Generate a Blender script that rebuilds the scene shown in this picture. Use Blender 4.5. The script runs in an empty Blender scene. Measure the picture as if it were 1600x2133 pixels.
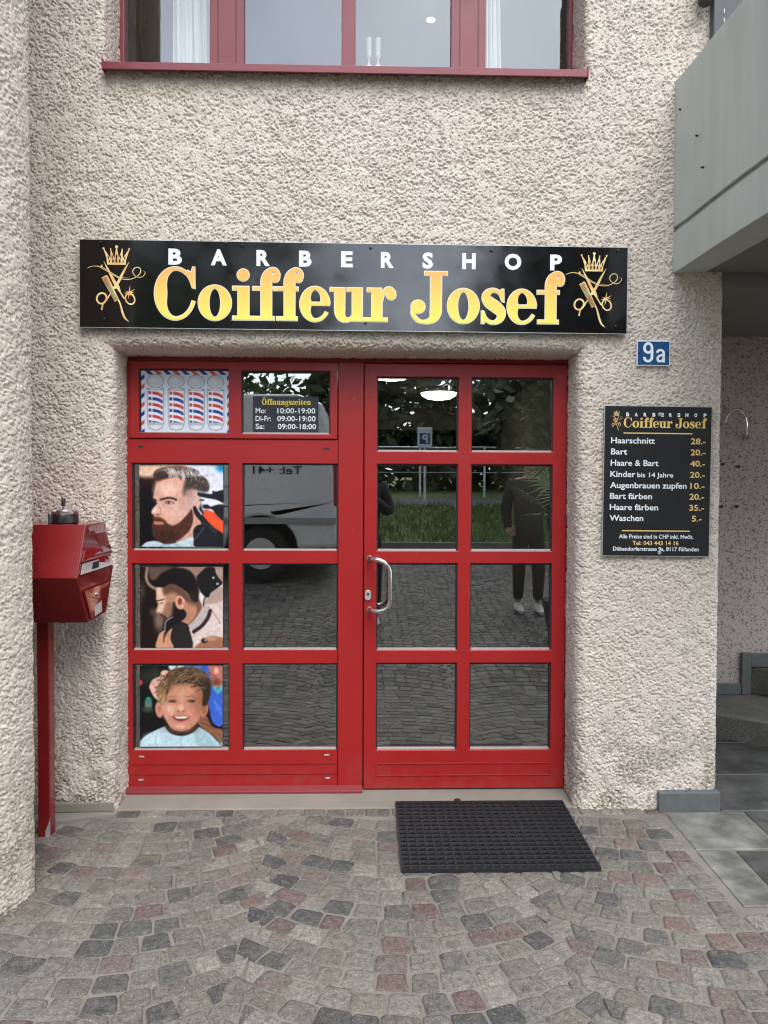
import bpy, bmesh, math, random
import numpy as np
from mathutils import Vector, Matrix
from mathutils.geometry import tessellate_polygon
S = bpy.context.scene
COL = S.collection
R = math.radians
random.seed(7)
RNG = np.random.default_rng(5)

# ------------------------------------------------------------------ camera
cd = bpy.data.cameras.new("camera"); cam = bpy.data.objects.new("camera", cd); COL.objects.link(cam)
cd.sensor_fit = 'VERTICAL'; cd.sensor_height = 36.0; cd.lens = 36.0 * 1603.0 / 2133.0
cd.clip_start = 0.005; cd.clip_end = 500
yw, pt, rl = R(1.4), R(1.4), 0.0037
f_ = Vector((math.sin(yw) * math.cos(pt), math.cos(yw) * math.cos(pt), -math.sin(pt)))
r_ = f_.cross(Vector((0, 0, 1))).normalized(); u_ = r_.cross(f_)
r2 = r_ * math.cos(rl) + u_ * math.sin(rl); u2 = u_ * math.cos(rl) - r_ * math.sin(rl)
cam.matrix_world = Matrix(((r2.x, u2.x, -f_.x, 0), (r2.y, u2.y, -f_.y, -3.55), (r2.z, u2.z, -f_.z, 1.48), (0, 0, 0, 1)))
S.camera = cam
S.render.resolution_x = 768; S.render.resolution_y = 1024

# ------------------------------------------------------------------ sky, sun, exposure
SUN = Vector((0.22, -0.72, 1.15)).normalized()
W = bpy.data.worlds.new("World"); S.world = W; W.use_nodes = True
nt = W.node_tree; bg = nt.nodes["Background"]
sky = nt.nodes.new("ShaderNodeTexSky"); sky.sky_type = 'NISHITA'; sky.sun_disc = False
sky.sun_elevation = math.asin(SUN.z); sky.sun_rotation = math.atan2(SUN.x, SUN.y)
sky.air_density = 1.0; sky.dust_density = 1.0
hs = nt.nodes.new("ShaderNodeHueSaturation"); hs.inputs["Saturation"].default_value = 0.42
tc = nt.nodes.new("ShaderNodeTexCoord")
nz = nt.nodes.new("ShaderNodeTexNoise"); nz.inputs["Scale"].default_value = 3.0; nz.inputs["Detail"].default_value = 5
rp = nt.nodes.new("ShaderNodeValToRGB")
rp.color_ramp.elements[0].position = 0.3; rp.color_ramp.elements[0].color = (.72, .74, .77, 1)
rp.color_ramp.elements[1].position = 0.7; rp.color_ramp.elements[1].color = (1.15, 1.15, 1.14, 1)
mx = nt.nodes.new("ShaderNodeMix"); mx.data_type = 'RGBA'; mx.blend_type = 'MULTIPLY'; mx.inputs[0].default_value = 1
nt.links.new(sky.outputs[0], hs.inputs["Color"]); nt.links.new(tc.outputs["Generated"], nz.inputs["Vector"])
nt.links.new(nz.outputs[0], rp.inputs[0]); nt.links.new(hs.outputs[0], mx.inputs[6]); nt.links.new(rp.outputs[0], mx.inputs[7])
nt.links.new(mx.outputs[2], bg.inputs[0]); bg.inputs[1].default_value = 0.15
sl = bpy.data.lights.new("sun", 'SUN'); so = bpy.data.objects.new("sun", sl); COL.objects.link(so)
sl.energy = 0.8; sl.angle = R(40); sl.color = (1, .96, .9)
so.rotation_euler = (-SUN).to_track_quat('-Z', 'Y').to_euler()
S.view_settings.view_transform = 'Standard'; S.view_settings.look = 'None'
S.view_settings.exposure = 1.75; S.view_settings.gamma = 1
S.cycles.use_denoising = True; S.cycles.pixel_filter_type = 'BLACKMAN_HARRIS'; S.cycles.filter_width = 1.15
S.cycles.max_bounces = 6; S.cycles.diffuse_bounces = 3; S.cycles.glossy_bounces = 4
S.cycles.transparent_max_bounces = 10; S.cycles.caustics_reflective = False; S.cycles.caustics_refractive = False

# ------------------------------------------------------------------ helpers
def lin(c):
    return tuple((v / 255 / 12.92) if v / 255 <= .04045 else ((v / 255 + .055) / 1.055) ** 2.4 for v in c)

class NT:
    """small node helper"""
    def __init__(s, name):
        s.m = bpy.data.materials.new(name); s.m.use_nodes = True; s.t = s.m.node_tree
        s.b = s.t.nodes["Principled BSDF"]; s.c = s.n("ShaderNodeTexCoord").outputs["Object"]
    def n(s, t, **k):
        x = s.t.nodes.new(t)
        for a, v in k.items(): setattr(x, a, v)
        return x
    def l(s, a, b): s.t.links.new(a, b)
    def noise(s, scale, detail=3, rough=.5, vec=None):
        x = s.n("ShaderNodeTexNoise"); x.inputs["Scale"].default_value = scale; x.inputs["Detail"].default_value = detail
        x.inputs["Roughness"].default_value = rough
        s.l(vec or s.c, x.inputs["Vector"]); return x.outputs[0]
    def voro(s, scale, feature='F1', vec=None):
        x = s.n("ShaderNodeTexVoronoi", feature=feature); x.inputs["Scale"].default_value = scale
        s.l(vec or s.c, x.inputs["Vector"]); return x.outputs[0]
    def ramp(s, fac, *st):
        x = s.n("ShaderNodeValToRGB"); e = x.color_ramp.elements
        while len(e) < len(st): e.new(.5)
        for i, (p, c) in enumerate(st):
            e[i].position = p; e[i].color = (c, c, c, 1) if isinstance(c, (int, float)) else (*c[:3], 1)
        s.l(fac, x.inputs[0]); return x.outputs[0]
    def mix(s, fac, a, b, mode='MIX'):
        x = s.n("ShaderNodeMix", data_type='RGBA', blend_type=mode)
        for i, v in ((0, fac), (6, a), (7, b)):
            if isinstance(v, (int, float)): x.inputs[i].default_value = v if i == 0 else (v, v, v, 1)
            elif isinstance(v, tuple): x.inputs[i].default_value = (*v[:3], 1)
            else: s.l(v, x.inputs[i])
        return x.outputs[2]
    def math(s, op, a, b=0.0):
        x = s.n("ShaderNodeMath", operation=op)
        for i, v in ((0, a), (1, b)):
            if isinstance(v, (int, float)): x.inputs[i].default_value = v
            else: s.l(v, x.inputs[i])
        return x.outputs[0]
    def bump(s, h, strength=.3, dist=.002):
        x = s.n("ShaderNodeBump"); x.inputs["Strength"].default_value = strength; x.inputs["Distance"].default_value = dist
        s.l(h, x.inputs["Height"]); s.l(x.outputs[0], s.b.inputs["Normal"]); return x
    def set(s, **k):
        for a, v in k.items():
            i = s.b.inputs[a.replace('_', ' ')]
            if isinstance(v, (int, float)): i.default_value = v
            elif isinstance(v, tuple): i.default_value = (*v[:3], 1)
            else: s.l(v, i)
        return s

def M(name, base, rough=.5, var=.12, vs=6., bump=0., bs=60., bd=.002, metal=0., coat=0., spec=.5):
    k = NT(name)
    dark = tuple(v * (1 - var) for v in base); lite = tuple(min(1, v * (1 + var)) for v in base)
    k.set(Base_Color=k.mix(k.noise(vs, 5), dark, lite), Metallic=metal, Coat_Weight=coat, Specular_IOR_Level=spec)
    k.set(Roughness=k.ramp(k.noise(vs * 2.3, 4), (.2, max(0, rough - .07)), (.8, min(1, rough + .07))))
    if bump: k.bump(k.noise(bs, 4), bump, bd)
    return k.m

class MB:
    """collects shapes, builds one mesh object"""
    def __init__(s): s.v = []; s.f = []; s.c = []; s.mi = []; s.cur = 0; s.col = None
    def add(s, vs, fs):
        o = len(s.v); s.v += [tuple(p) for p in vs]
        s.f += [tuple(i + o for i in f) for f in fs]
        if s.col is not None: s.c += [s.col] * len(vs)
        s.mi += [s.cur] * len(fs); return s
    def box(s, x0, x1, y0, y1, z0, z1):
        return s.add([(x, y, z) for z in (z0, z1) for y in (y0, y1) for x in (x0, x1)],
                     [(0, 2, 3, 1), (4, 5, 7, 6), (0, 1, 5, 4), (2, 6, 7, 3), (0, 4, 6, 2), (1, 3, 7, 5)])
    def prism(s, pts, ax, a0, a1):
        """polygon pts extruded along axis ax from a0 to a1 (pts in the other two axes, in order)"""
        def P(p, a):
            q = list(p); q.insert(ax, a); return tuple(q)
        n = len(pts); vs = [P(p, a0) for p in pts] + [P(p, a1) for p in pts]
        fs = [(i, (i + 1) % n, n + (i + 1) % n, n + i) for i in range(n)]
        tr = tessellate_polygon([[Vector((p[0], p[1], 0)) for p in pts]])
        fs += [tuple(t) for t in tr] + [tuple(n + i for i in reversed(t)) for t in tr]
        return s.add(vs, fs)
    def tube(s, path, r, n=10, caps=True):
        path = [Vector(p) for p in path]; rs = r if isinstance(r, (list, tuple)) else [r] * len(path)
        vs = []; fs = []; prev = None
        for i, p in enumerate(path):
            t = (path[min(i + 1, len(path) - 1)] - path[max(i - 1, 0)]).normalized()
            if prev is None:
                a = Vector((0, 0, 1)) if abs(t.z) < .9 else Vector((1, 0, 0)); u = t.cross(a).normalized()
            else: u = (prev - t * prev.dot(t)).normalized()
            prev = u; w = t.cross(u)
            vs += [p + (u * math.cos(2 * math.pi * k / n) + w * math.sin(2 * math.pi * k / n)) * rs[i] for k in range(n)]
        for i in range(len(path) - 1):
            fs += [(i * n + k, i * n + (k + 1) % n, (i + 1) * n + (k + 1) % n, (i + 1) * n + k) for k in range(n)]
        if caps: fs += [tuple(range(n - 1, -1, -1)), tuple(range((len(path) - 1) * n, len(path) * n))]
        return s.add(vs, fs)
    def lathe(s, prof, c=(0, 0, 0), ax='z', n=24):
        """profile of (radius, height) spun round an axis through c"""
        vs = []; fs = []
        for (r, h) in prof:
            for k in range(n):
                a, b = r * math.cos(2 * math.pi * k / n), r * math.sin(2 * math.pi * k / n)
                p = (a, b, h) if ax == 'z' else ((a, h, b) if ax == 'y' else (h, a, b))
                vs.append((p[0] + c[0], p[1] + c[1], p[2] + c[2]))
        for i in range(len(prof) - 1):
            fs += [(i * n + k, i * n + (k + 1) % n, (i + 1) * n + (k + 1) % n, (i + 1) * n + k) for k in range(n)]
        fs += [tuple(range(n - 1, -1, -1)), tuple(range((len(prof) - 1) * n, len(prof) * n))]
        return s.add(vs, fs)
    def build(s, name, mat, parent=None, smooth=False, bevel=0., fix=True, local=False):
        me = bpy.data.meshes.new(name)
        off = Vector((0, 0, 0)) if local else base_of(parent)
        me.from_pydata([(p[0] - off.x, p[1] - off.y, p[2] - off.z) for p in s.v], [], s.f)
        for m in (mat if isinstance(mat, (list, tuple)) else [mat]): me.materials.append(m)
        if any(s.mi): me.polygons.foreach_set('material_index', s.mi)
        if s.c:
            a = me.color_attributes.new('tint', 'FLOAT_COLOR', 'POINT')
            a.data.foreach_set('color', np.array([(*c, 1) for c in s.c], dtype=np.float32).ravel())
        if fix:
            b = bmesh.new(); b.from_mesh(me); bmesh.ops.recalc_face_normals(b, faces=b.faces); b.to_mesh(me); b.free()
        o = bpy.data.objects.new(name, me); COL.objects.link(o)
        if parent: o.parent = parent
        if smooth: smooth_by_angle(me)
        if bevel:
            m = o.modifiers.new('bevel', 'BEVEL'); m.width = bevel; m.segments = 2; m.limit_method = 'ANGLE'; m.angle_limit = R(40)
            m.harden_normals = False
        return o

def smooth_by_angle(me, ang=40):
    me.polygons.foreach_set('use_smooth', [True] * len(me.polygons))
    b = bmesh.new(); b.from_mesh(me)
    for e in b.edges:
        if len(e.link_faces) == 2 and e.calc_face_angle(0) > R(ang): e.smooth = False
    b.to_mesh(me); b.free()

BASE = {}
def base_of(o):
    while o is not None and o.parent is not None: o = o.parent
    return BASE.get(o.name, Vector((0, 0, 0))) if o else Vector((0, 0, 0))
def tag(o, label=None, cat=None, group=None, kind=None):
    if label: o['label'] = label
    if cat: o['category'] = cat
    if group: o['group'] = group
    if kind: o['kind'] = kind
    return o
def thing(name, label, cat, loc=(0, 0, 0), group=None):
    o = bpy.data.objects.new(name, None); COL.objects.link(o); o.location = loc; o.empty_display_size = .1
    BASE[o.name] = Vector(loc); return tag(o, label, cat, group)

def np_mesh(name, V, F, mat, parent=None, smooth=True):
    V = V - np.array(base_of(parent))
    me = bpy.data.meshes.new(name); me.vertices.add(len(V)); me.vertices.foreach_set('co', V.astype(np.float32).ravel())
    me.loops.add(F.size); me.loops.foreach_set('vertex_index', F.astype(np.int32).ravel())
    me.polygons.add(len(F)); me.polygons.foreach_set('loop_start', np.arange(0, F.size, F.shape[1], dtype=np.int32))
    me.polygons.foreach_set('use_smooth', np.full(len(F), smooth)); me.materials.append(mat)
    me.update(calc_edges=True); me.validate()
    o = bpy.data.objects.new(name, me); COL.objects.link(o)
    if parent: o.parent = parent
    return o

def _h(ix, iy, iz, s):
    with np.errstate(over='ignore'):
        h = (ix.astype(np.uint32) * np.uint32(374761393) + iy.astype(np.uint32) * np.uint32(668265263) + iz.astype(np.uint32) * np.uint32(2147483647 - 40) + np.uint32(s * 974711))
        h = (h ^ (h >> np.uint32(13))) * np.uint32(1274126177); h = (h ^ (h >> np.uint32(15))) * np.uint32(2246822519)
        return ((h ^ (h >> np.uint32(16))) & np.uint32(0xFFFFFF)).astype(np.float32) / 16777216.
def vnoise(P, scale, s=1):
    q = P / scale; i = np.floor(q).astype(np.int64); f = (q - i).astype(np.float32); f = f * f * (3 - 2 * f); o = 0
    for dx in (0, 1):
        for dy in (0, 1):
            for dz in (0, 1):
                w = (f[:, 0] if dx else 1 - f[:, 0]) * (f[:, 1] if dy else 1 - f[:, 1]) * (f[:, 2] if dz else 1 - f[:, 2])
                o = o + w * _h(i[:, 0] + dx, i[:, 1] + dy, i[:, 2] + dz, s)
    return o * 2 - 1
def worley(P, cell, s=3):
    q = P / cell; i = np.floor(q).astype(np.int64); f = (q - i).astype(np.float32); d1 = np.full(len(P), 9., np.float32)
    for dx in (-1, 0, 1):
        for dy in (-1, 0, 1):
            for dz in (-1, 0, 1):
                a, b, c = i[:, 0] + dx, i[:, 1] + dy, i[:, 2] + dz
                d = (dx + _h(a, b, c, s) - f[:, 0]) ** 2 + (dy + _h(a, b, c, s + 1) - f[:, 1]) ** 2 + (dz + _h(a, b, c, s + 2) - f[:, 2]) ** 2
                d1 = np.minimum(d1, d)
    return np.sqrt(d1)
def rough_height(P):
    w = np.stack([vnoise(P, .02, 11), vnoise(P, .02, 12), vnoise(P, .02, 13)], 1) * .004
    Q = P + w
    a = 1 - np.clip(worley(Q, .0118) / .72, 0, 1); b = 1 - np.clip(worley(Q + .37, .0075, 21) / .78, 0, 1)
    m = vnoise(Q, .0080, 51) * .60 + vnoise(Q, .0050, 61) * .40 + .12 * vnoise(P, .11, 71) + .16 * vnoise(P, .022, 81)
    pit = np.clip((-.07 - m) / .28, 0, 1) ** .75
    return .0040 + .0032 * np.maximum(a ** .8, .75 * b ** .8) - .0060 * pit + .0028 * vnoise(P, .045, 31)

def zg(Y):
    """paving level: falls away from the building, then climbs to the verge"""
    if Y > -2: return .044 * min(Y, .3)
    if Y > -8.2: return -.088 + .105 * (-2 - Y)
    return -.088 + .105 * 6.2

# ------------------------------------------------------------------ materials
def red_paint():
    k = NT('red_paint')
    base = k.mix(k.noise(2.5, 5), (.315, .0108, .0112), (.352, .0130, .0130))
    chip = k.math('MULTIPLY', k.ramp(k.noise(170, 2), (.745, 0.), (.76, 1.)), k.ramp(k.noise(3.0, 2), (.5, 0.), (.62, 1.)))
    sx = k.n("ShaderNodeSeparateXYZ"); k.l(k.c, sx.inputs[0])
    dirt = k.math('MULTIPLY', k.ramp(sx.outputs[2], (.02, .40), (.22, .0)), k.ramp(k.noise(16, 6, .65), (.42, 0.), (.7, 1.))); base = k.mix(dirt, base, (.16, .085, .075))
    base = k.mix(k.math('MULTIPLY', k.ramp(k.noise(5, 6, .7), (.5, 0.), (.75, 1.)), .25), base, (.36, .030, .030))
    k.set(Base_Color=k.mix(chip, base, (.55, .42, .38)), Roughness=k.ramp(k.noise(9, 5), (.2, .30), (.8, .44)), Coat_Weight=.12, Coat_Roughness=.2, Specular_IOR_Level=.45)
    k.bump(k.noise(14, 3), .04, .004); return k.m
def plaster(name, a, b, dirt=True, pits=False):
    k = NT(name)
    col = k.mix(k.ramp(k.noise(1.1, 5), (.35, 0.), (.68, 1.)), a, b)
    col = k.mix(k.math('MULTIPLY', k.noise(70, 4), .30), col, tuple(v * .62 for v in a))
    if not pits: col = k.mix(k.math('MULTIPLY', k.ramp(k.noise(125, 3, .6), (.53, 0.), (.62, .7)), k.ramp(k.noise(1.7, 4), (.3, .45), (.7, 1.))), col, (.20, .175, .145))  # random dark specks in the colour, painted to stand in for shaded pits
    if dirt:
        sx = k.n("ShaderNodeSeparateXYZ"); k.l(k.c, sx.inputs[0])
        low = k.ramp(sx.outputs[2], (.03, 1.), (.60, 0.))
        st = k.math('MULTIPLY', low, k.ramp(k.noise(5, 6, .65), (.43, 0.), (.51, 1.)))
        st = k.math('MULTIPLY', st, k.ramp(k.noise(75, 3), (.42, .10), (.53, 1.)))
        col = k.mix(k.math('MULTIPLY', st, .85), col, (.17, .15, .10))
        sk = k.math('MULTIPLY', k.ramp(k.noise(2.2, 5, .6), (.55, 0.), (.75, .35)), k.noise(120, 2))
        col = k.mix(sk, col, (.33, .31, .27))
        mp = k.n("ShaderNodeMapping"); mp.inputs["Scale"].default_value = (14, 14, .9); k.l(k.c, mp.inputs[0])
        mr = k.n("ShaderNodeMapRange"); k.l(sx.outputs[2], mr.inputs[0]); mr.inputs[1].default_value = 2.7; mr.inputs[2].default_value = 3.4
        col = k.mix(k.math('MULTIPLY', k.math('MULTIPLY', k.ramp(k.noise(1.0, 5, .6, mp.outputs[0]), (.48, 0.), (.7, 1.)), mr.outputs[0]), .4), col, (.36, .33, .27))
    if pits:
        p = k.ramp(k.noise(85, 4, .6), (.38, 1.), (.47, 0.))
        col = k.mix(k.math('MULTIPLY', p, .85), col, (.11, .10, .095)); k.bump(k.noise(90, 5), .8, .006)
    else: k.bump(k.noise(380, 3, .6), .35, .0015)
    k.set(Base_Color=col, Roughness=.95, Specular_IOR_Level=.2); return k.m
def glass(name, r0, tint=.92, wave=.0):
    k = NT(name); t = k.t
    out = [n for n in t.nodes if n.type == 'OUTPUT_MATERIAL'][0]
    tr = k.n("ShaderNodeBsdfTransparent"); tr.inputs[0].default_value = (tint, tint * 1.01, tint, 1)
    gl = k.n("ShaderNodeBsdfGlossy"); gl.inputs["Roughness"].default_value = .004; gl.inputs[0].default_value = (.97, 1, .99, 1)
    lw = k.n("ShaderNodeLayerWeight"); lw.inputs[0].default_value = .5
    p5 = k.math('POWER', lw.outputs["Facing"], 5.0)
    fac = k.math('ADD', k.math('MULTIPLY', p5, 1 - r0), r0)
    ge = k.n("ShaderNodeNewGeometry"); front = k.math('SUBTRACT', 1.0, ge.outputs["Backfacing"])
    fac = k.math('MULTIPLY', fac, front)
    if wave:
        bp = k.n("ShaderNodeBump"); bp.inputs["Strength"].default_value = wave; bp.inputs["Distance"].default_value = .01
        k.l(k.noise(2.2, 1), bp.inputs["Height"]); k.l(bp.outputs[0], gl.inputs["Normal"])
    ms = k.n("ShaderNodeMixShader"); k.l(fac, ms.inputs[0]); k.l(tr.outputs[0], ms.inputs[1]); k.l(gl.outputs[0], ms.inputs[2])
    k.l(ms.outputs[0], out.inputs[0]); return k.m
def tinted(name, rough=.8, bump=0, bs=80, bd=.003, var=.25, vs=40, spec=.4, mortar=None):
    k = NT(name); a = k.n("ShaderNodeVertexColor", layer_name='tint')
    v = k.ramp(k.noise(vs, 6, .62), (.25, 1 - var), (.75, 1 + var)); c = k.mix(1.0, a.outputs[0], v, 'MULTIPLY')
    if mortar: c = k.mix(1.0, c, k.ramp(k.noise(210, 3, .7), (.32, .55), (.68, 1.5)), 'MULTIPLY'); c = k.mix(k.ramp(k.noise(19, 5, .7), (.56, 0.), (.66, .55)), c, (.045, .042, .036))
    if mortar:
        c = k.mix(k.math('MULTIPLY', k.ramp(k.noise(26, 6, .7), (.48, 0.), (.68, 1.)), .55), c, mortar)
        c = k.mix(k.ramp(k.noise(240, 2), (.66, 0.), (.72, .8)), c, (.50, .48, .43))
    k.set(Base_Color=c, Roughness=rough, Specular_IOR_Level=spec)
    if bump: k.bump(k.noise(bs, 5, .6), bump, bd)
    return k.m
def emis(name, c, s):
    k = NT(name); k.set(Base_Color=c, Emission_Color=c, Emission_Strength=s); return k.m
def vgrad(name, z0, c0, z1, c1, rough=.35):
    k = NT(name); sx = k.n("ShaderNodeSeparateXYZ"); k.l(k.c, sx.inputs[0])
    mr = k.n("ShaderNodeMapRange"); k.l(sx.outputs[2], mr.inputs[0]); mr.inputs[1].default_value = z0; mr.inputs[2].default_value = z1
    k.set(Base_Color=k.mix(mr.outputs[0], c0, c1), Roughness=rough, Specular_IOR_Level=.3); return k.m

m_red = red_paint()
m_box = M('box_red_lacquer', (.185, .008, .010), .25, .10, 3, .03, 8, .004, coat=.3)
m_wred = M('weathered_red_paint', (.195, .028, .035), .42, .14, 3, .05, 12, .004, coat=.15)
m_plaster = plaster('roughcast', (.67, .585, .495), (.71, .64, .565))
m_pillar = plaster('roughcast_pillar', (.60, .525, .44), (.63, .565, .49))
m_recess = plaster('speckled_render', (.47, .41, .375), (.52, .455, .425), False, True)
m_glass = glass('door_glass', .29, .80, .03); m_wglass = glass('window_glass', .165, .86)
def board_concrete():
    k = NT('grey_painted_concrete'); mp = k.n("ShaderNodeMapping"); mp.inputs["Scale"].default_value = (9, 9, .7); k.l(k.c, mp.inputs[0])
    c = k.mix(k.ramp(k.noise(1.0, 5, .6, mp.outputs[0]), (.3, 0.), (.7, 1.)), (.385, .41, .38), (.46, .485, .45)); c = k.mix(k.math('MULTIPLY', k.ramp(k.noise(2.4, 6, .65), (.52, 0.), (.75, 1.)), .3), c, (.27, .28, .25))
    mp2 = k.n("ShaderNodeMapping"); mp2.inputs["Scale"].default_value = (1, 9, .02); k.l(k.c, mp2.inputs[0])
    k.set(Base_Color=c, Roughness=.62, Specular_IOR_Level=.4); k.bump(k.noise(1.0, 2, .5, mp2.outputs[0]), .5, .012); return k.m
m_concrete = board_concrete()
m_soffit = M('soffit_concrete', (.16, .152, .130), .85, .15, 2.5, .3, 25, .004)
m_thresh = M('threshold_concrete', (.205, .190, .160), .85, .28, 4, .4, 70, .003)
m_mort = M('mortar', (.185, .170, .143), .95, .5, 7, .8, 240, .004)
m_stone = tinted('paving_stone', .72, .8, 110, .006, .5, 60, .4, (.175, .168, .148))
m_slate = tinted('slate_slab', .5, .5, 60, .005, .75, 7, .5)
def granite():
    k = NT('granite_step'); c = k.mix(k.ramp(k.noise(150, 3, .7), (.38, 0.), (.62, 1.)), (.05, .048, .042), (.17, .165, .145)); c = k.mix(k.ramp(k.noise(3.5, 6, .65), (.45, 0.), (.65, .6)), c, (.05, .05, .044))
    k.set(Base_Color=c, Roughness=.75); k.bump(k.noise(120, 4), .5, .003); return k.m
m_granite = granite()
m_plinth = M('grey_stone', (.105, .118, .115), .55, .3, 30, .3, 90, .002)
m_black = M('black_gloss_panel', (.006, .006, .007), .10, .2, 5, .015, 7, .003, spec=.8)
m_blackm = M('black_matt_panel', (.0055, .0055, .006), .45, .2, 5)
m_alu = M('aluminium_edge', (.62, .64, .66), .35, .06, 20, metal=.6)
m_steel = M('brushed_steel', (.62, .61, .59), .24, .05, 40, metal=1.)
m_chrome = M('chrome', (.75, .75, .75), .07, .03, 20, metal=1.)
m_white = M('white_print', (.80, .85, .88), .4, .03, 9)
m_pale = M('pale_print', (.80, .74, .60), .4, .03, 9)
m_gold = M('gold_print', (.78, .50, .16), .35, .25, 14)
m_rubber = M('black_rubber', (.010, .0112, .0135), .6, .25, 14, .3, 150, .001)
m_bead = M('dark_gasket', (.016, .016, .018), .6, .2, 9)
m_beadl = M('grey_glazing_bead', (.42, .41, .39), .5, .2, 25)
m_screw = M('black_screw', (.012, .012, .014), .4)
m_dark = M('dark_metal', (.055, .066, .068), .45, .12, 6)
m_brown = M('dark_handrail', (.03, .026, .02), .6, .2, 12)
m_blue = M('blue_enamel', (.018, .075, .21), .28, .12, 12)
m_blackplastic = M('black_plastic', (.010, .010, .011), .35)
m_label = M('paper_label', (.55, .53, .51), .5, .2, 60)
m_sticker = tinted('sticker', .5, 0, var=.15)
m_gletter = vgrad('orange_yellow_letters', -.15, (.82, .76, .14), .065, (.93, .45, .13))
m_poster = None

# ------------------------------------------------------------------ the building
bld = thing('barbershop_building', 'roughcast barbershop building with red door, upper window, round pillar and concrete balcony', 'building')
DX0, DX1, DZ1 = -1.155, .992, 2.140      # door opening
WX0, WX1, WZ0 = -1.187, 1.006, 3.398     # window opening
ENDX = 1.66
rD, rW, rE = .05, .022, .045

def lines(a, b, step, special):
    base = np.arange(a, b, step); sp = np.array(sorted(set(round(v, 5) for v in special)))
    base = base[[np.min(np.abs(sp - v)) > step * .55 for v in base]] if len(sp) else base
    return np.array(sorted(list(base) + list(sp)))
def arc_offsets(r): return [r * (1 - math.sin(R(p))) for p in (90, 78, 64, 50, 37, 25, 13)]
def build_wall():
    sx, sz = [ENDX, -1.66], [-.06, 3.98]
    for d in arc_offsets(rD): sx += [DX0 - d, DX1 + d]; sz += [DZ1 + d]
    for d in arc_offsets(rW): sx += [WX0 - d, WX1 + d]; sz += [WZ0 - d]
    for d in arc_offsets(rE): sx += [ENDX - d]
    xs = lines(-1.66, ENDX, .0030, sx); zs = lines(-.06, 3.98, .0030, sz)
    X, Z = np.meshgrid(xs, zs); X = X.ravel(); Z = Z.ravel()
    Y = np.zeros_like(X); N = np.stack([np.zeros_like(X), -np.ones_like(X), np.zeros_like(X)], 1)
    ins = np.zeros(len(X), bool); e = 1e-6
    for (x0, x1, z0, z1, r) in ((DX0, DX1, -9, DZ1, rD), (WX0, WX1, WZ0, 9, rW), (ENDX, 99, -9, 99, rE)):
        dx = np.where(X < x0, X - x0, np.where(X > x1, X - x1, 0)); dz = np.where(Z < z0, Z - z0, np.where(Z > z1, Z - z1, 0))
        d = np.hypot(dx, dz); near = d < r
        s = np.clip((r - d) / r, 0, 1); c = np.sqrt(1 - s * s); dd = np.maximum(d, 1e-9)
        ux, uz = dx / dd, dz / dd
        if x1 == 99: ux = np.where(d < 1e-8, -1, ux)
        else:
            ux = np.where(d < 1e-8, np.where(np.abs(X - x0) < e, -1, np.where(np.abs(X - x1) < e, 1, 0)), ux)
            uz = np.where(d < 1e-8, np.where(np.abs(Z - z0) < e, -1., np.where(np.abs(Z - z1) < e, 1., 0)), uz)
            ux = np.where((d < 1e-8) & (np.abs(uz) > 0), 0, ux)
        Y = np.where(near, r * (1 - c), Y)
        N[near] = np.stack([-ux * s, -c, -uz * s], 1)[near]
        ins |= (X > x0 + e) & (X < x1 - e) & (Z > z0 + e) & (Z < z1 - e)
    P = np.stack([X, Y, Z], 1); P = P + N * rough_height(P)[:, None]
    nx, nz_ = len(xs), len(zs); idx = np.arange(nx * nz_).reshape(nz_, nx)
    Fq = np.stack([idx[:-1, :-1], idx[:-1, 1:], idx[1:, 1:], idx[1:, :-1]], -1).reshape(-1, 4)
    cx = (X[Fq[:, 0]] + X[Fq[:, 1]]) / 2; cz = (Z[Fq[:, 0]] + Z[Fq[:, 3]]) / 2
    bad = ((cx > DX0) & (cx < DX1) & (cz < DZ1)) | ((cx > WX0) & (cx < WX1) & (cz > WZ0))
    Fq = Fq[~bad]; used = np.unique(Fq); mp = np.zeros(nx * nz_, np.int64); mp[used] = np.arange(len(used))
    parts = [(P[used], mp[Fq])]
    def strip(A, B, n, nu):   # reveal: grid between rows
        pass
    def reveal(axis, val, nrm, ts, y0, y1, step=.006):
        ys = np.append(np.arange(y0, y1, step), y1); T, Yy = np.meshgrid(ts, ys); T = T.ravel(); Yy = Yy.ravel()
        Q = np.stack([np.full_like(T, val), Yy, T], 1) if axis == 0 else np.stack([T, Yy, np.full_like(T, val)], 1)
        Q = Q + np.array(nrm)[None] * rough_height(Q)[:, None]
        a, b = len(ts), len(ys); ii = np.arange(a * b).reshape(b, a)
        parts.append((Q, np.stack([ii[:-1, :-1], ii[1:, :-1], ii[1:, 1:], ii[:-1, 1:]], -1).reshape(-1, 4)))
    zd = zs[zs <= DZ1 + 1e-6]; zw = zs[zs >= WZ0 - 1e-6]; xd = xs[(xs >= DX0 - 1e-6) & (xs <= DX1 + 1e-6)]
    reveal(0, DX0, (1, 0, 0), zd, rD, .26); reveal(0, DX1, (-1, 0, 0), zd, rD, .26); reveal(1, DZ1, (0, 0, -1), xd, rD, .26)
    reveal(0, WX0, (1, 0, 0), zw, rW, .26); reveal(0, WX1, (-1, 0, 0), zw, rW, .26)
    reveal(0, ENDX, (1, 0, 0), zs[zs < 2.6], rE, 1.5, .03)
    o = 0; V = []; F = []
    for v, f in parts: V.append(v); F.append(f + o); o += len(v)
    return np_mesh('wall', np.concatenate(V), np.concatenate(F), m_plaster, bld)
build_wall()

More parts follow.
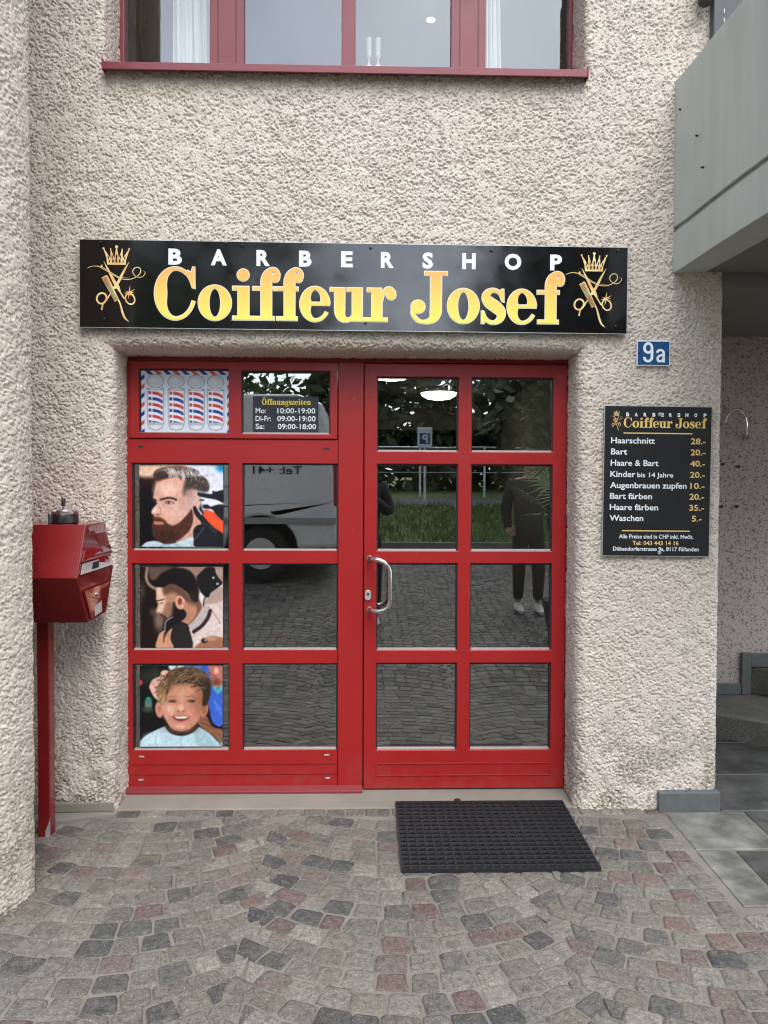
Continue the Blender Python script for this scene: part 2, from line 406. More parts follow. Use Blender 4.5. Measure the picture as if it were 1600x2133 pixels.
def build_pillar():
    c = (-1.55, -.66); r = .302; path = []; nor = []
    for k in range(6): x = -2.5 + k * (-1.55 + 2.5) / 6; path.append((x, c[1] + .13)); nor.append((0, 1))
    for k in range(0, 230):
        a = math.pi / 2 - math.pi * k / 229; q = .13 if a > 0 else r; path.append((c[0] + r * math.cos(a), c[1] + q * math.sin(a))); L_ = math.hypot(math.cos(a) / r, math.sin(a) / q); nor.append((math.cos(a) / r / L_, math.sin(a) / q / L_))
    for k in range(1, 60): path.append((-1.55 - k * .007, c[1] - r)); nor.append((0, -1))
    path.append((-2.5, c[1] - r)); nor.append((0, -1))
    zs = np.concatenate([np.arange(-.12, 4.0, .0036), np.arange(4.0, 7.5, .03)]); n = len(path); pa = np.array(path); no = np.array(nor)
    P = np.zeros((len(zs), n, 3)); P[:, :, 0] = pa[None, :, 0]; P[:, :, 1] = pa[None, :, 1]; P[:, :, 2] = zs[:, None]; P = P.reshape(-1, 3)
    N = np.zeros((len(zs), n, 3)); N[:, :, 0] = no[None, :, 0]; N[:, :, 1] = no[None, :, 1]; N = N.reshape(-1, 3)
    P = P + N * rough_height(P)[:, None]
    ii = np.arange(len(P)).reshape(len(zs), n)
    F = np.stack([ii[:-1, :-1], ii[1:, :-1], ii[1:, 1:], ii[:-1, 1:]], -1).reshape(-1, 4)
    np_mesh('pillar', P, F, m_pillar, bld)
build_pillar()

# recess with the stairs on the right, wall over it, ceiling slab
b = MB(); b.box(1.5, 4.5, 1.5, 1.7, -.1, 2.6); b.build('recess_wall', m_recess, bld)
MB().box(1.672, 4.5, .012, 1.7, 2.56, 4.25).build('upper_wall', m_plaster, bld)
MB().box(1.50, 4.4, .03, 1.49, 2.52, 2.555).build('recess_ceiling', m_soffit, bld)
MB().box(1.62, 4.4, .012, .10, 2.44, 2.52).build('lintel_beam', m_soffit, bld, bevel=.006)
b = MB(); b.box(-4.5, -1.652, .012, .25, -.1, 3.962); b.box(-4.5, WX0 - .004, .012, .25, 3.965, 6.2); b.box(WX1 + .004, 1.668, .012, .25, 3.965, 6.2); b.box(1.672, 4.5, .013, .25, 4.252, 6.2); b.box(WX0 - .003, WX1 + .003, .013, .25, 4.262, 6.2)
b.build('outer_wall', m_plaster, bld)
# balcony: side parapet made of shallow facets, groove, soffit slab
def balcony():
    pts = [(1.415, .0), (1.424, -.10), (1.428, -.22), (1.431, -.34), (1.436, -.46), (1.442, -.58), (1.449, -.70), (1.459, -.84), (1.474, -1.0), (1.495, -1.17), (1.52, -1.35)]
    b = MB()
    for dx, z0, z1 in ((0, 2.708, 3.376), (.016, 2.684, 2.708), (0, 2.5, 2.684)):
        b.prism([(x + dx, y) for x, y in pts] + [(pts[-1][0] + .14, pts[-1][1]), (1.56, .0)], 2, z0, z1)
    return b.build('balcony', m_concrete, bld, bevel=.004)
bal = balcony()
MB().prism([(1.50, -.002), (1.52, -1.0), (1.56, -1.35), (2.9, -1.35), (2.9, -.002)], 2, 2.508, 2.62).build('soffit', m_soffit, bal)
MB().prism([(1.665, -1.35), (2.9, -1.35), (2.9, -1.22), (1.665, -1.22)], 2, 2.5, 3.376).build('parapet', m_concrete, bal)
for (y, z) in ((-.24, 3.02), (-.06, 3.22), (-.30, 2.86)): MB().lathe([(.004, 0), (.005, .012)], (1.412, y, z), 'x', 8).build('tie_hole_plug', m_screw, bal)
# stairs
b = MB()
b.prism([(1.70, 1.33), (2.126, 1.003), (2.80, .49), (4.3, .2), (4.3, 1.5), (1.70, 1.5)], 2, -.05, .15)
b.build('stair_step', m_granite, bld, bevel=.006)
MB().prism([(2.572, 1.5), (2.66, 1.43), (3.0, .35), (4.3, .2), (4.3, 1.5)], 2, .151, .33).build('stair_step', m_granite, bld, bevel=.006)
MB().prism([(2.80, 1.5), (2.86, 1.43), (3.2, .35), (4.3, .2), (4.3, 1.5)], 2, .331, .50).build('stair_step', m_granite, bld, bevel=.006)
b = MB(); b.box(1.8, 2.50, 1.47, 1.499, .151, .225); b.box(2.502, 2.565, 1.465, 1.499, .151, .43); b.box(2.567, 3.2, 1.47, 1.499, .335, .425)
b.build('stair_skirting', m_plinth, bld, bevel=.004)
MB().box(1.372, 1.662, -.034, .16, -.03, .092).build('plinth', m_plinth, bld, bevel=.006)
# threshold
MB().prism([(.022, -.05), (.022, .0), (.03, .006), (.16, .022), (.40, .03), (.40, -.05)], 0, -1.16, .985).build('threshold', m_thresh, bld, bevel=.004)
b = MB(); b.lathe([(.016, 0), (.016, .003)], (.445, .085, .0135), 'z', 16); b.build('floor_bolt', m_screw, bld)
# kerb wedge under the left wall
MB().prism([(-1.135, .0), (-1.135, -.035), (-1.34, -.10), (-1.9, -.13), (-1.9, .0)], 2, -.05, .012).build('kerb', m_thresh, bld, bevel=.008)
MB().prism([(-1.15, -.012), (-1.15, -.020), (-1.9, -.055), (-1.9, -.012)], 2, .0125, .055).build('kerb', m_thresh, bld, bevel=.006)

def grid_frame(name, xs, zs, holes, y0, y1, mat, parent, bevel=.003):
    """a flat frame with rectangular holes, one mesh"""
    vid = {}; V = []; F = []
    def vi(i, j, y):
        k = (i, j, y)
        if k not in vid: vid[k] = len(V); V.append((xs[i], y, zs[j]))
        return vid[k]
    nx, nzz = len(xs) - 1, len(zs) - 1
    def solid(i, j):
        if not (0 <= i < nx and 0 <= j < nzz): return False
        cx, cz = (xs[i] + xs[i + 1]) / 2, (zs[j] + zs[j + 1]) / 2
        return not any(a < cx < b and c < cz < d for a, b, c, d in holes)
    for i in range(nx):
        for j in range(nzz):
            if not solid(i, j): continue
            F.append((vi(i, j, y0), vi(i + 1, j, y0), vi(i + 1, j + 1, y0), vi(i, j + 1, y0)))
            F.append((vi(i, j, y1), vi(i, j + 1, y1), vi(i + 1, j + 1, y1), vi(i + 1, j, y1)))
            for (di, dj, a, c) in ((-1, 0, (i, j), (i, j + 1)), (1, 0, (i + 1, j), (i + 1, j + 1)), (0, -1, (i, j), (i + 1, j)), (0, 1, (i, j + 1), (i + 1, j + 1))):
                if not solid(i + di, j + dj): F.append((vi(*a, y0), vi(*c, y0), vi(*c, y1), vi(*a, y1)))
    m = MB(); m.add(V, F); return m.build(name, mat, parent, bevel=bevel)
def frame_of(name, x0, x1, z0, z1, holes, y0, y1, mat, parent, bevel=.003):
    xs = sorted(set([x0, x1] + [h[0] for h in holes] + [h[1] for h in holes])); zs = sorted(set([z0, z1] + [h[2] for h in holes] + [h[3] for h in holes]))
    return grid_frame(name, xs, zs, holes, y0, y1, mat, parent, bevel)
def glaze(holes, parent, yg, gm, beads=True, light=True):
    for (a, b_, c, d) in holes:
        MB().box(a + .001, b_ - .001, yg, yg + .006, c + .001, d - .001).build('pane', gm, parent)
        if beads:
            t = .006
            k = MB(); k.box(a, a + t, yg - .012, yg - .001, c, d); k.box(b_ - t, b_, yg - .012, yg - .001, c, d); k.box(a + t, b_ - t, yg - .012, yg - .001, d - t * 1.3, d)
            k.build('gasket', m_bead, parent)
            MB().box(a + t, b_ - t, yg - .012, yg - .001, c, c + .008).build('glazing_bead', m_beadl if light else m_bead, parent)

# fixed red frame: head, centre post, right jamb
YF = .20
b = MB()
b.box(-1.16, .998, YF + .012, .27, 2.1155, 2.147); b.box(-.131, -.010, YF - .004, .27, .030, 2.115); b.box(-.0095, -.0050, YF + .03, .27, .030, 2.115); b.box(.9855, .998, YF + .004, .27, .010, 2.115)
dfr = b.build('door_frame', m_red, bld, bevel=.003)
# side light, lower part
sh = [(x0, x1, z0, z1) for (z0, z1) in ((1.199, 1.623), (.7125, 1.136), (.2205, .647)) for (x0, x1) in ((-1.129, -.660), (-.5965, -.1335))]
sidel = frame_of('shop_window', -1.160, -.1345, .040, 1.738, sh, YF, .26, m_red, bld)
glaze(sh, sidel, YF + .022, m_glass)
# transom sash
th = [(-1.091, -.6605, 1.768, 2.076), (-.600, -.171, 1.765, 2.069)]
trans = frame_of('transom_window', -1.132, -.136, 1.7415, 2.1125, th, YF - .008, .25, m_red, bld)
MB().box(-1.16, -1.1345, YF + .004, .26, 1.7405, 2.1145).build('jamb', m_red, trans)
glaze(th, trans, YF + .016, m_glass)
# drip slots and grooves of the side light
for x, z in ((-1.085, 1.700), (-.19, 1.694)): MB().box(x - .014, x + .014, YF - .001, YF + .004, z - .004, z + .004).build('drip_slot', m_bead, sidel)
for x, z in ((-1.085, .192), (-.185, .196), (-1.09, .078), (-.18, .082)): MB().box(x - .012, x + .012, YF - .002, YF + .003, z - .0035, z + .0035).build('drip_slot', m_beadl, sidel)
for z in (.104, .1535): MB().box(-1.128, -.136, YF - .004, YF - .0005, z, z + .0022).build('panel_ridge', m_red, sidel)
MB().prism([(.155, .0), (.155, .034), (.1985, .048), (.1985, .0)], 0, -1.176, -.0095).build('base_profile', m_wred, sidel, bevel=.003)
# the door leaf
dh = [(x0, x1, z0, z1) for (z0, z1) in ((1.6835, 2.044), (1.1995, 1.622), (.7130, 1.1385), (.2205, .650)) for (x0, x1) in ((.0555, .4515), (.5145, .9150))]
door = frame_of('entrance_door', -.0045, .9820, .030, 2.1075, dh, YF - .010, .25, m_red, bld)
glaze(dh, door, YF + .014, m_glass)
frame_of('kick_panel', .0575, .9165, .094, .1575, [(.062, .912, .099, .1525)], YF - .0135, YF - .0105, m_red, door, .001)
hb = MB()
hp = [(.022, YF - .010, 1.164), (.026, .150, 1.164), (.042, .125, 1.163), (.066, .115, 1.160), (.092, .112, 1.150), (.110, .110, 1.132), (.1185, .110, 1.108), (.1205, .110, 1.04), (.1205, .110, .975), (.1185, .110, .956), (.110, .110, .934), (.092, .112, .921), (.066, .115, .915), (.042, .125, .914), (.026, .150, .914), (.022, YF - .010, .914)]
hb.tube(hp, .0112, 14); hb.build('pull_handle', m_steel, door, smooth=True)
for z in (1.164, .914): MB().lathe([(.016, 0), (.015, -.004)], (.022, YF - .010, z), 'y', 16).build('handle_rosette', m_steel, door, smooth=True)
def rounded(w, h, r, n=6):
    p = []
    for cx, cz, a0 in ((w / 2 - r, h / 2 - r, 0), (-w / 2 + r, h / 2 - r, 90), (-w / 2 + r, -h / 2 + r, 180), (w / 2 - r, -h / 2 + r, 270)):
        p += [(cx + r * math.cos(R(a0 + 90 * k / n)), cz + r * math.sin(R(a0 + 90 * k / n))) for k in range(n + 1)]
    return p
def xz_prism(pts, y0, y1):
    m = MB(); n = len(pts)
    m.add([(x, y0, z) for x, z in pts] + [(x, y1, z) for x, z in pts],
          [(i, (i + 1) % n, n + (i + 1) % n, n + i) for i in range(n)] + [tuple(range(n)), tuple(range(2 * n - 1, n - 1, -1))]); return m
lk = xz_prism([(x + .0145, z + .984) for x, z in rounded(.029, .050, .0135)], YF - .018, YF - .0101).build('lock_plate', m_alu, door, bevel=.0015)
b = MB(); b.lathe([(.0085, 0), (.008, -.002)], (.0145, YF - .0182, .990), 'y', 16); b.build('cylinder', m_chrome, lk)
b = MB(); b.box(.0132, .0158, YF - .0215, YF - .0203, .984, .994); b.build('keyhole', m_bead, lk)

# upper window
win = None
wh = [(-1.1625, -.7535, 3.405, 4.2), (-.590, -.1205, 3.405, 4.2), (-.0555, .4085, 3.405, 4.2), (.5765, .986, 3.405, 4.2)]
win = frame_of('upper_window', -1.187, 1.0085, 3.36, 4.26, wh, .222, .29, m_wred, bld)
glaze(wh, win, .245, m_wglass, False)
m_seam = M('dark_red_seam', (.12, .015, .018), .5)
for x in (-.7145, -.6285, .4515, .5415): MB().box(x - .0025, x + .0025, .2195, .2215, 3.405, 4.25).build('frame_seam', m_seam, win)
ws = MB().prism([(-.052, 3.362), (-.052, 3.3955), (.221, 3.409), (.221, 3.395), (-.044, 3.385), (-.044, 3.362)], 0, -1.172, .998)
ws.build('window_sill', m_wred, win, bevel=.002)
for x in (-1.178, .9985): MB().box(x, x + .005, -.054, .1, 3.36, 3.412).build('sill_end', m_wred, win, bevel=.001)

# rooms behind the glass
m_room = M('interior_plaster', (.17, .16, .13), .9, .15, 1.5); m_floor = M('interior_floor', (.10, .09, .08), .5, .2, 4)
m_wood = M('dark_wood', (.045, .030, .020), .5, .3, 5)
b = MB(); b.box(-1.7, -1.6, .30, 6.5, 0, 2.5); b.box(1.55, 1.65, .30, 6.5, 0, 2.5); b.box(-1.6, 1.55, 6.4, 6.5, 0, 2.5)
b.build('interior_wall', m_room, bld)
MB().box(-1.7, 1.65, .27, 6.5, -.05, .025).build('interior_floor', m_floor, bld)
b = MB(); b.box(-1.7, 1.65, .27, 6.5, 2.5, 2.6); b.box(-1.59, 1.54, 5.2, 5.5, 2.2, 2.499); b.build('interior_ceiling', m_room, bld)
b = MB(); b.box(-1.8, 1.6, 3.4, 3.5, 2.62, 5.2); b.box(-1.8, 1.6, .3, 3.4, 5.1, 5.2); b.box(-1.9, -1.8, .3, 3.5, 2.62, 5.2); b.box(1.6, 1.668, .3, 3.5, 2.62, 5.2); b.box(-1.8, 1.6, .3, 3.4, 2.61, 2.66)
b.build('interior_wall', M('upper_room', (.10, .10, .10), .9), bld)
t = thing('wall_cupboard', 'dark wooden cupboard at the back of the shop seen through the door', 'cupboard', (.75, 6.1, .025))
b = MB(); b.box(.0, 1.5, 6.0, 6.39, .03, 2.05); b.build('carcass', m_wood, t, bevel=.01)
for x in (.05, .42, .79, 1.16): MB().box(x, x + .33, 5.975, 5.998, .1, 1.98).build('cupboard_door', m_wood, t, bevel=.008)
b = MB()
for (c, lab) in (((.72, 4.02, 2.5), 'round glowing ceiling lamp seen through the upper left door pane'),
                 ((.21, 2.75, 2.5), 'ceiling lamp of which only a sliver shows at the door pane corner')):
    t = thing('ceiling_lamp', lab, 'lamp', c, 'flush ceiling lamps in the shop')
    k = MB(); k.lathe([(.185, 0), (.190, -.02), (.185, -.038)], c, 'z', 32); k.build('lamp_rim', m_white, t, smooth=True)
    k = MB(); k.lathe([(.176, -.038), (.165, -.062), (.12, -.088), (.05, -.10), (.002, -.102)], c, 'z', 32); k.build('diffuser', emis('lamp_glow', (1, .93, .80), 5.5), t, smooth=True)
t = thing('ceiling_spot', 'tiny warm ceiling spot glowing behind the upper window', 'lamp', (.435, 1.75, 4.70))
k = MB(); k.lathe([(.045, .02), (.045, .0), (.036, -.004)], (.435, 1.75, 4.70), 'z', 16); k.build('spot_ring', m_alu, t)
k = MB(); k.lathe([(.028, -.0045), (.002, -.012)], (.435, 1.75, 4.70), 'z', 16); k.build('bulb', emis('spot_glow', (1, .82, .5), 9), t)
MB().box(.40, .47, 1.72, 1.78, 4.72, 5.1).build('ceiling_mount', m_alu, t)
# curtains and candles on the upstairs sill
m_cloth = M('white_curtain', (.86, .88, .86), .9, .05, 8)
def curtain(x0, x1, lab, lean):
    t = thing('curtain', lab, 'curtain', ((x0 + x1) / 2, .315, 3.42), 'white curtains in the upper window'); n = 60; zs = [3.42, 3.6, 3.85, 4.1, 4.3]
    m = MB(); V = []; F = []
    for j, z in enumerate(zs):
        for i in range(n + 1):
            u = i / n; w = 1 - .28 * j / 4 * lean
            x = (x0 + (x1 - x0) * u * w) if lean >= 0 else (x1 - (x1 - x0) * (1 - u) * (1 + .5 * lean * j / 4))
            V.append((x, .315 + .022 * math.sin(u * 26 + .3 * j) + .008 * math.sin(u * 61), z))
    for j in range(len(zs) - 1):
        for i in range(n): a = j * (n + 1) + i; F.append((a, a + 1, a + n + 2, a + n + 1))
    m.add(V, F); o = m.build('curtain_cloth', m_cloth, t, smooth=False); o.data.polygons.foreach_set('use_smooth', [True] * len(F))
    q = o.modifiers.new('thick', 'SOLIDIFY'); q.thickness = .003
    MB().box(x0 - .02, x1 + .02, .37, .385, 4.301, 4.32).build('curtain_rail', m_alu, t)
curtain(-.955, -.762, 'white curtain gathered at the left casement of the upper window', .3)
curtain(.580, .675, 'narrow white curtain tied back in the right casement of the upper window', .9)
for x, h, lab in ((.012, .14, 'left white glass candle holder standing behind the upper window'), (.058, .145, 'right white glass candle holder standing behind the upper window')):
    t = thing('candle_holder', lab, 'candle', (x, .42, 3.66), 'candle holders behind the upper window')
    k = MB(); k.lathe([(.022, 0), (.018, .01), (.006, .02), (.006, .05), (.014, .06)], (x, .42, 3.64), 'z', 14); k.build('stem', m_white, t, smooth=True)
    k = MB(); k.lathe([(.013, 0), (.013, .09), (.006, .094)], (x, .42, 3.701), 'z', 14); k.build('candle', m_white, t, smooth=True)
MB().box(-1.16, .98, .345, .50, 3.30, 3.41).build('inner_sill', m_white, win)
MB().box(-.15, .2, .40, .46, 3.411, 3.639).build('sill_box', m_white, win)

# ------------------------------------------------------------------ lettering
def grow_poly(pts, d):
    if d == 0: return pts
    n = len(pts); A = sum(pts[i][0] * pts[(i + 1) % n][1] - pts[(i + 1) % n][0] * pts[i][1] for i in range(n)); s = 1 if A > 0 else -1; out = []
    for i in range(n):
        p0, p1, p2 = Vector(pts[i - 1]), Vector(pts[i]), Vector(pts[(i + 1) % n]); e1 = (p1 - p0).normalized(); e2 = (p2 - p1).normalized()
        n1 = Vector((e1.y, -e1.x)) * s; n2 = Vector((e2.y, -e2.x)) * s; m = n1 + n2
        m = m / max(.35, m.dot(n1)) if m.length > 1e-6 else n1
        out.append((p1.x + m.x * d, p1.y + m.y * d))
    return out
def catmull(P, n=7):
    out = []
    for i in range(len(P) - 1):
        a, b_, c, d = P[max(i - 1, 0)], P[i], P[i + 1], P[min(i + 2, len(P) - 1)]
        for k in range(n):
            t = k / n
            out.append(tuple(.5 * ((2 * b_[q]) + (c[q] - a[q]) * t + (2 * a[q] - 5 * b_[q] + 4 * c[q] - d[q]) * t * t + (3 * b_[q] - a[q] - 3 * c[q] + d[q]) * t ** 3) for q in range(len(b_))))
    return out + [P[-1]]
class Ink:
    """flat printed shapes in x-z, each primitive a hair in front of the one before"""
    def __init__(s, y0): s.m = MB(); s.y = y0; s.d = 0; s.T = (0, 0, 1, 1)
    def xy(s, p): return (s.T[0] + p[0] * s.T[2], s.T[1] + p[1] * s.T[3])
    def put(s, V, F):
        s.y -= .00004; s.m.add([(x, s.y, z) for x, z in map(s.xy, V)], F)
    def poly(s, pts):
        pts = grow_poly(pts, s.d); tr = tessellate_polygon([[Vector((p[0], p[1], 0)) for p in pts]]); s.put(pts, [tuple(t) for t in tr])
    def rect(s, x0, y0, x1, y1): s.poly([(x0, y0), (x1, y0), (x1, y1), (x0, y1)])
    def disc(s, cx, cy, rx, ry=None, n=22):
        ry = ry or rx; s.put([(cx + (rx + s.d) * math.cos(2 * math.pi * k / n), cy + (ry + s.d) * math.sin(2 * math.pi * k / n)) for k in range(n)], [tuple(range(n))])
    def ring(s, cx, cy, rx, ry, ix, iy, n=40, tilt=0):
        V = []
        for a, c in ((rx + s.d, ry + s.d), (ix - s.d, iy - s.d)):
            for k in range(n):
                x, y = a * math.cos(2 * math.pi * k / n), c * math.sin(2 * math.pi * k / n)
                V.append((cx + x * math.cos(tilt) - y * math.sin(tilt), cy + x * math.sin(tilt) + y * math.cos(tilt)))
        s.put(V, [(k, (k + 1) % n, n + (k + 1) % n, n + k) for k in range(n)])
    def stroke(s, P, n=7):
        Q = catmull(P, n) if len(P) > 2 else P; V = []
        for i, p in enumerate(Q):
            a, c = Q[max(i - 1, 0)], Q[min(i + 1, len(Q) - 1)]; dx, dy = c[0] - a[0], c[1] - a[1]; L = math.hypot(dx, dy) or 1
            ex = (-s.d if i == 0 else s.d if i == len(Q) - 1 else 0); w = max(.002, p[2]) / 2 + s.d; bx, by = p[0] + dx / L * ex, p[1] + dy / L * ex
            V += [(bx - dy / L * w, by + dx / L * w), (bx + dy / L * w, by - dx / L * w)]
        s.put(V, [(2 * i, 2 * i + 1, 2 * i + 3, 2 * i + 2) for i in range(len(Q) - 1)])
    def bow(s, cx, cy, rx, ry, a0, a1, tf, n=44):
        V = []
        for k in range(n + 1):
            a = R(a0 + (a1 - a0) * k / n); t = tf(a); c, q = math.cos(a), math.sin(a)
            V += [(cx + (rx + s.d) * c, cy + (ry + s.d) * q), (cx + (rx - t - s.d) * c, cy + (ry - t - s.d) * q)]
        s.put(V, [(2 * i, 2 * i + 1, 2 * i + 3, 2 * i + 2) for i in range(n)])
def glyph(k, ch):
    if ch == 'o': k.ring(.495, .5, .495, .53, .185, .44); return .99
    if ch in 'OÖ':
        k.ring(.65, .765, .65, .795, .28, .70)
        if ch == 'Ö': k.disc(.43, 1.76, .14); k.disc(.87, 1.76, .14)
        return 1.3
    if ch == 'C':
        k.bow(.62, .765, .62, .795, 52, 344, lambda a: .085 + .275 * max(0, -math.cos(a)) ** 1.4)
        k.poly([(1.21, .93), (1.14, .95), (1.06, 1.18), (.93, 1.38), (.99, 1.46), (1.10, 1.40), (1.15, 1.56), (1.20, 1.56)]); return 1.21
    if ch == 'i':
        k.rect(.16, .1, .48, .9); k.rect(0, 0, .62, .1); k.rect(0, .9, .48, 1.0); k.disc(.31, 1.35, .175); return .62
    if ch == 'f':
        k.rect(0, .9, .66, 1.0); k.rect(.02, 0, .64, .1); k.rect(.25, .1, .565, .9)
        k.stroke([(.4075, .99, .315), (.4075, 1.2, .315), (.455, 1.38, .25), (.57, 1.515, .13), (.69, 1.505, .10), (.76, 1.40, .10), (.77, 1.30, .08)]); k.disc(.675, 1.27, .125); return .81
    if ch == 'e':
        k.bow(.45, .5, .45, .53, 2, 332, lambda a: .08 + (.255 * (-math.cos(a)) ** 1.2 if math.cos(a) < 0 else (.19 * math.cos(a) ** 1.3 if a < 1.6 else 0)))
        k.rect(.30, .47, .885, .55); return .90
    if ch == 'u':
        k.rect(0, .9, .44, 1.0); k.rect(.14, .35, .44, .9); k.stroke([(.29, .36, .30), (.30, .22, .28), (.37, .09, .22), (.5, .03, .13), (.62, .06, .09), (.72, .18, .06)])
        k.rect(.68, .1, .98, .9); k.rect(.52, .9, .98, 1.0); k.rect(.68, 0, 1.14, .1); return 1.14
    if ch == 'r':
        k.rect(.14, .1, .44, .9); k.rect(0, 0, .60, .1); k.rect(0, .9, .42, 1.0); k.stroke([(.42, .62, .07), (.47, .82, .09), (.57, .96, .11), (.68, .985, .12), (.78, .90, .12), (.82, .8, .08)]); k.disc(.72, .80, .14); return .87
    if ch == 'J':
        k.rect(.42, 1.43, 1.1, 1.53); k.rect(.60, .45, .925, 1.43)
        k.stroke([(.7625, .46, .325), (.755, .30, .32), (.70, .14, .26), (.57, .03, .15), (.38, .0, .09), (.2, .06, .10), (.07, .22, .10), (.05, .36, .08)]); k.disc(.215, .46, .21, .2); return 1.1
    if ch == 's':
        k.stroke([(.655, .70, .05), (.58, .90, .09), (.40, .99, .11), (.22, .93, .17), (.16, .78, .25), (.26, .62, .32), (.46, .48, .33), (.60, .33, .29), (.60, .15, .2), (.47, .03, .12), (.30, .015, .09), (.15, .12, .08), (.07, .32, .05)])
        k.poly([(.63, 1.02), (.69, 1.02), (.70, .64), (.64, .66), (.55, .9)]); k.poly([(.02, -.02), (.09, -.02), (.18, .12), (.08, .35), (.02, .36)]); return .77
    if ch == 'n':
        k.rect(.14, .1, .44, .9); k.rect(0, 0, .56, .1); k.rect(0, .9, .42, 1.0); k.stroke([(.42, .66, .07), (.52, .90, .10), (.68, .98, .14), (.81, .86, .26), (.835, .6, .30), (.835, .1, .30)]); k.rect(.62, 0, 1.14, .1); return 1.14
    if ch == 'g':
        k.ring(.42, .64, .40, .38, .16, .30); k.stroke([(.22, .32, .1), (.16, .2, .12), (.3, .1, .2), (.6, .04, .22), (.78, -.12, .16), (.68, -.32, .12), (.4, -.38, .09), (.12, -.32, .11), (.06, -.16, .1), (.2, .0, .08)]); k.stroke([(.66, .88, .1), (.78, .97, .1), (.9, .95, .14)]); return .92
    if ch == 'z':
        k.rect(0, .88, .74, 1.0); k.rect(0, 0, .78, .12); k.poly([(.42, .88), (.74, .88), (.34, .12), (.0, .12)]); k.rect(0, .66, .08, .88); k.rect(.70, .12, .78, .36); return .82
    if ch == 't':
        k.rect(0, .9, .60, 1.0); k.poly([(.14, .3), (.42, .3), (.42, .9), (.42, 1.32), (.30, 1.15), (.14, 1.0)]); k.stroke([(.28, .31, .28), (.30, .15, .24), (.40, .03, .14), (.54, .03, .09), (.62, .18, .06)]); return .68
    return .4
def serif(k, word, xs, zb, unit, widths=None):
    """word set letter by letter: xs the left edges, unit the x-height"""
    for i, ch in enumerate(word):
        if ch == ' ': continue
        nat = {'o': .99, 'C': 1.21, 'i': .62, 'f': .81, 'e': .90, 'u': 1.14, 'r': .87, 'J': 1.1, 's': .77}.get(ch, 1)
        sx = unit if not widths else widths[i] / nat
        k.T = (xs[i], zb, sx, unit); glyph(k, ch)
def set_line(k, word, x0, x1, zb, unit, gap=.04):
    adv = {'o': .99, 'O': 1.3, 'Ö': 1.3, 'C': 1.21, 'i': .62, 'f': .70, 'e': .90, 'u': 1.14, 'r': .87, 'J': 1.1, 's': .77, 'n': 1.14, 'g': .92, 'z': .82, 't': .68, ' ': .4}
    tot = sum(adv[c] + gap for c in word) - gap; sx = (x1 - x0) / tot; x = x0
    for c in word: k.T = (x, zb, sx, unit); glyph(k, c); x += (adv[c] + gap) * sx
DG = None
def text_mesh(name, body, x0, zb, x1, cap, y, mat, parent, bold=.02, space=1.0):
    """builtin-font text fitted to x0..x1 with the given capital height, standing in x-z at depth y"""
    cu = bpy.data.curves.new(name, 'FONT'); cu.body = body; cu.size = 1; cu.offset = bold; cu.space_character = space; cu.resolution_u = 3
    tmp = bpy.data.objects.new('tmp', cu); COL.objects.link(tmp)
    me = bpy.data.meshes.new_from_object(tmp.evaluated_get(bpy.context.evaluated_depsgraph_get()))
    bpy.data.objects.remove(tmp); bpy.data.curves.remove(cu)
    n = len(me.vertices); co = np.zeros(n * 3, np.float32); me.vertices.foreach_get('co', co); co = co.reshape(-1, 3)
    CAP = .729
    sx = (x1 - x0) / (co[:, 0].max() - co[:, 0].min()); xm = co[:, 0].min()
    V = np.stack([x0 + (co[:, 0] - xm) * sx, np.full(n, y), zb + co[:, 1] * cap / CAP], 1)
    me.vertices.foreach_set('co', V.astype(np.float32).ravel()); me.materials.clear(); me.materials.append(mat); me.update()
    me.name = name; o = bpy.data.objects.new(name, me); COL.objects.link(o)
    if parent: o.parent = parent
    return o
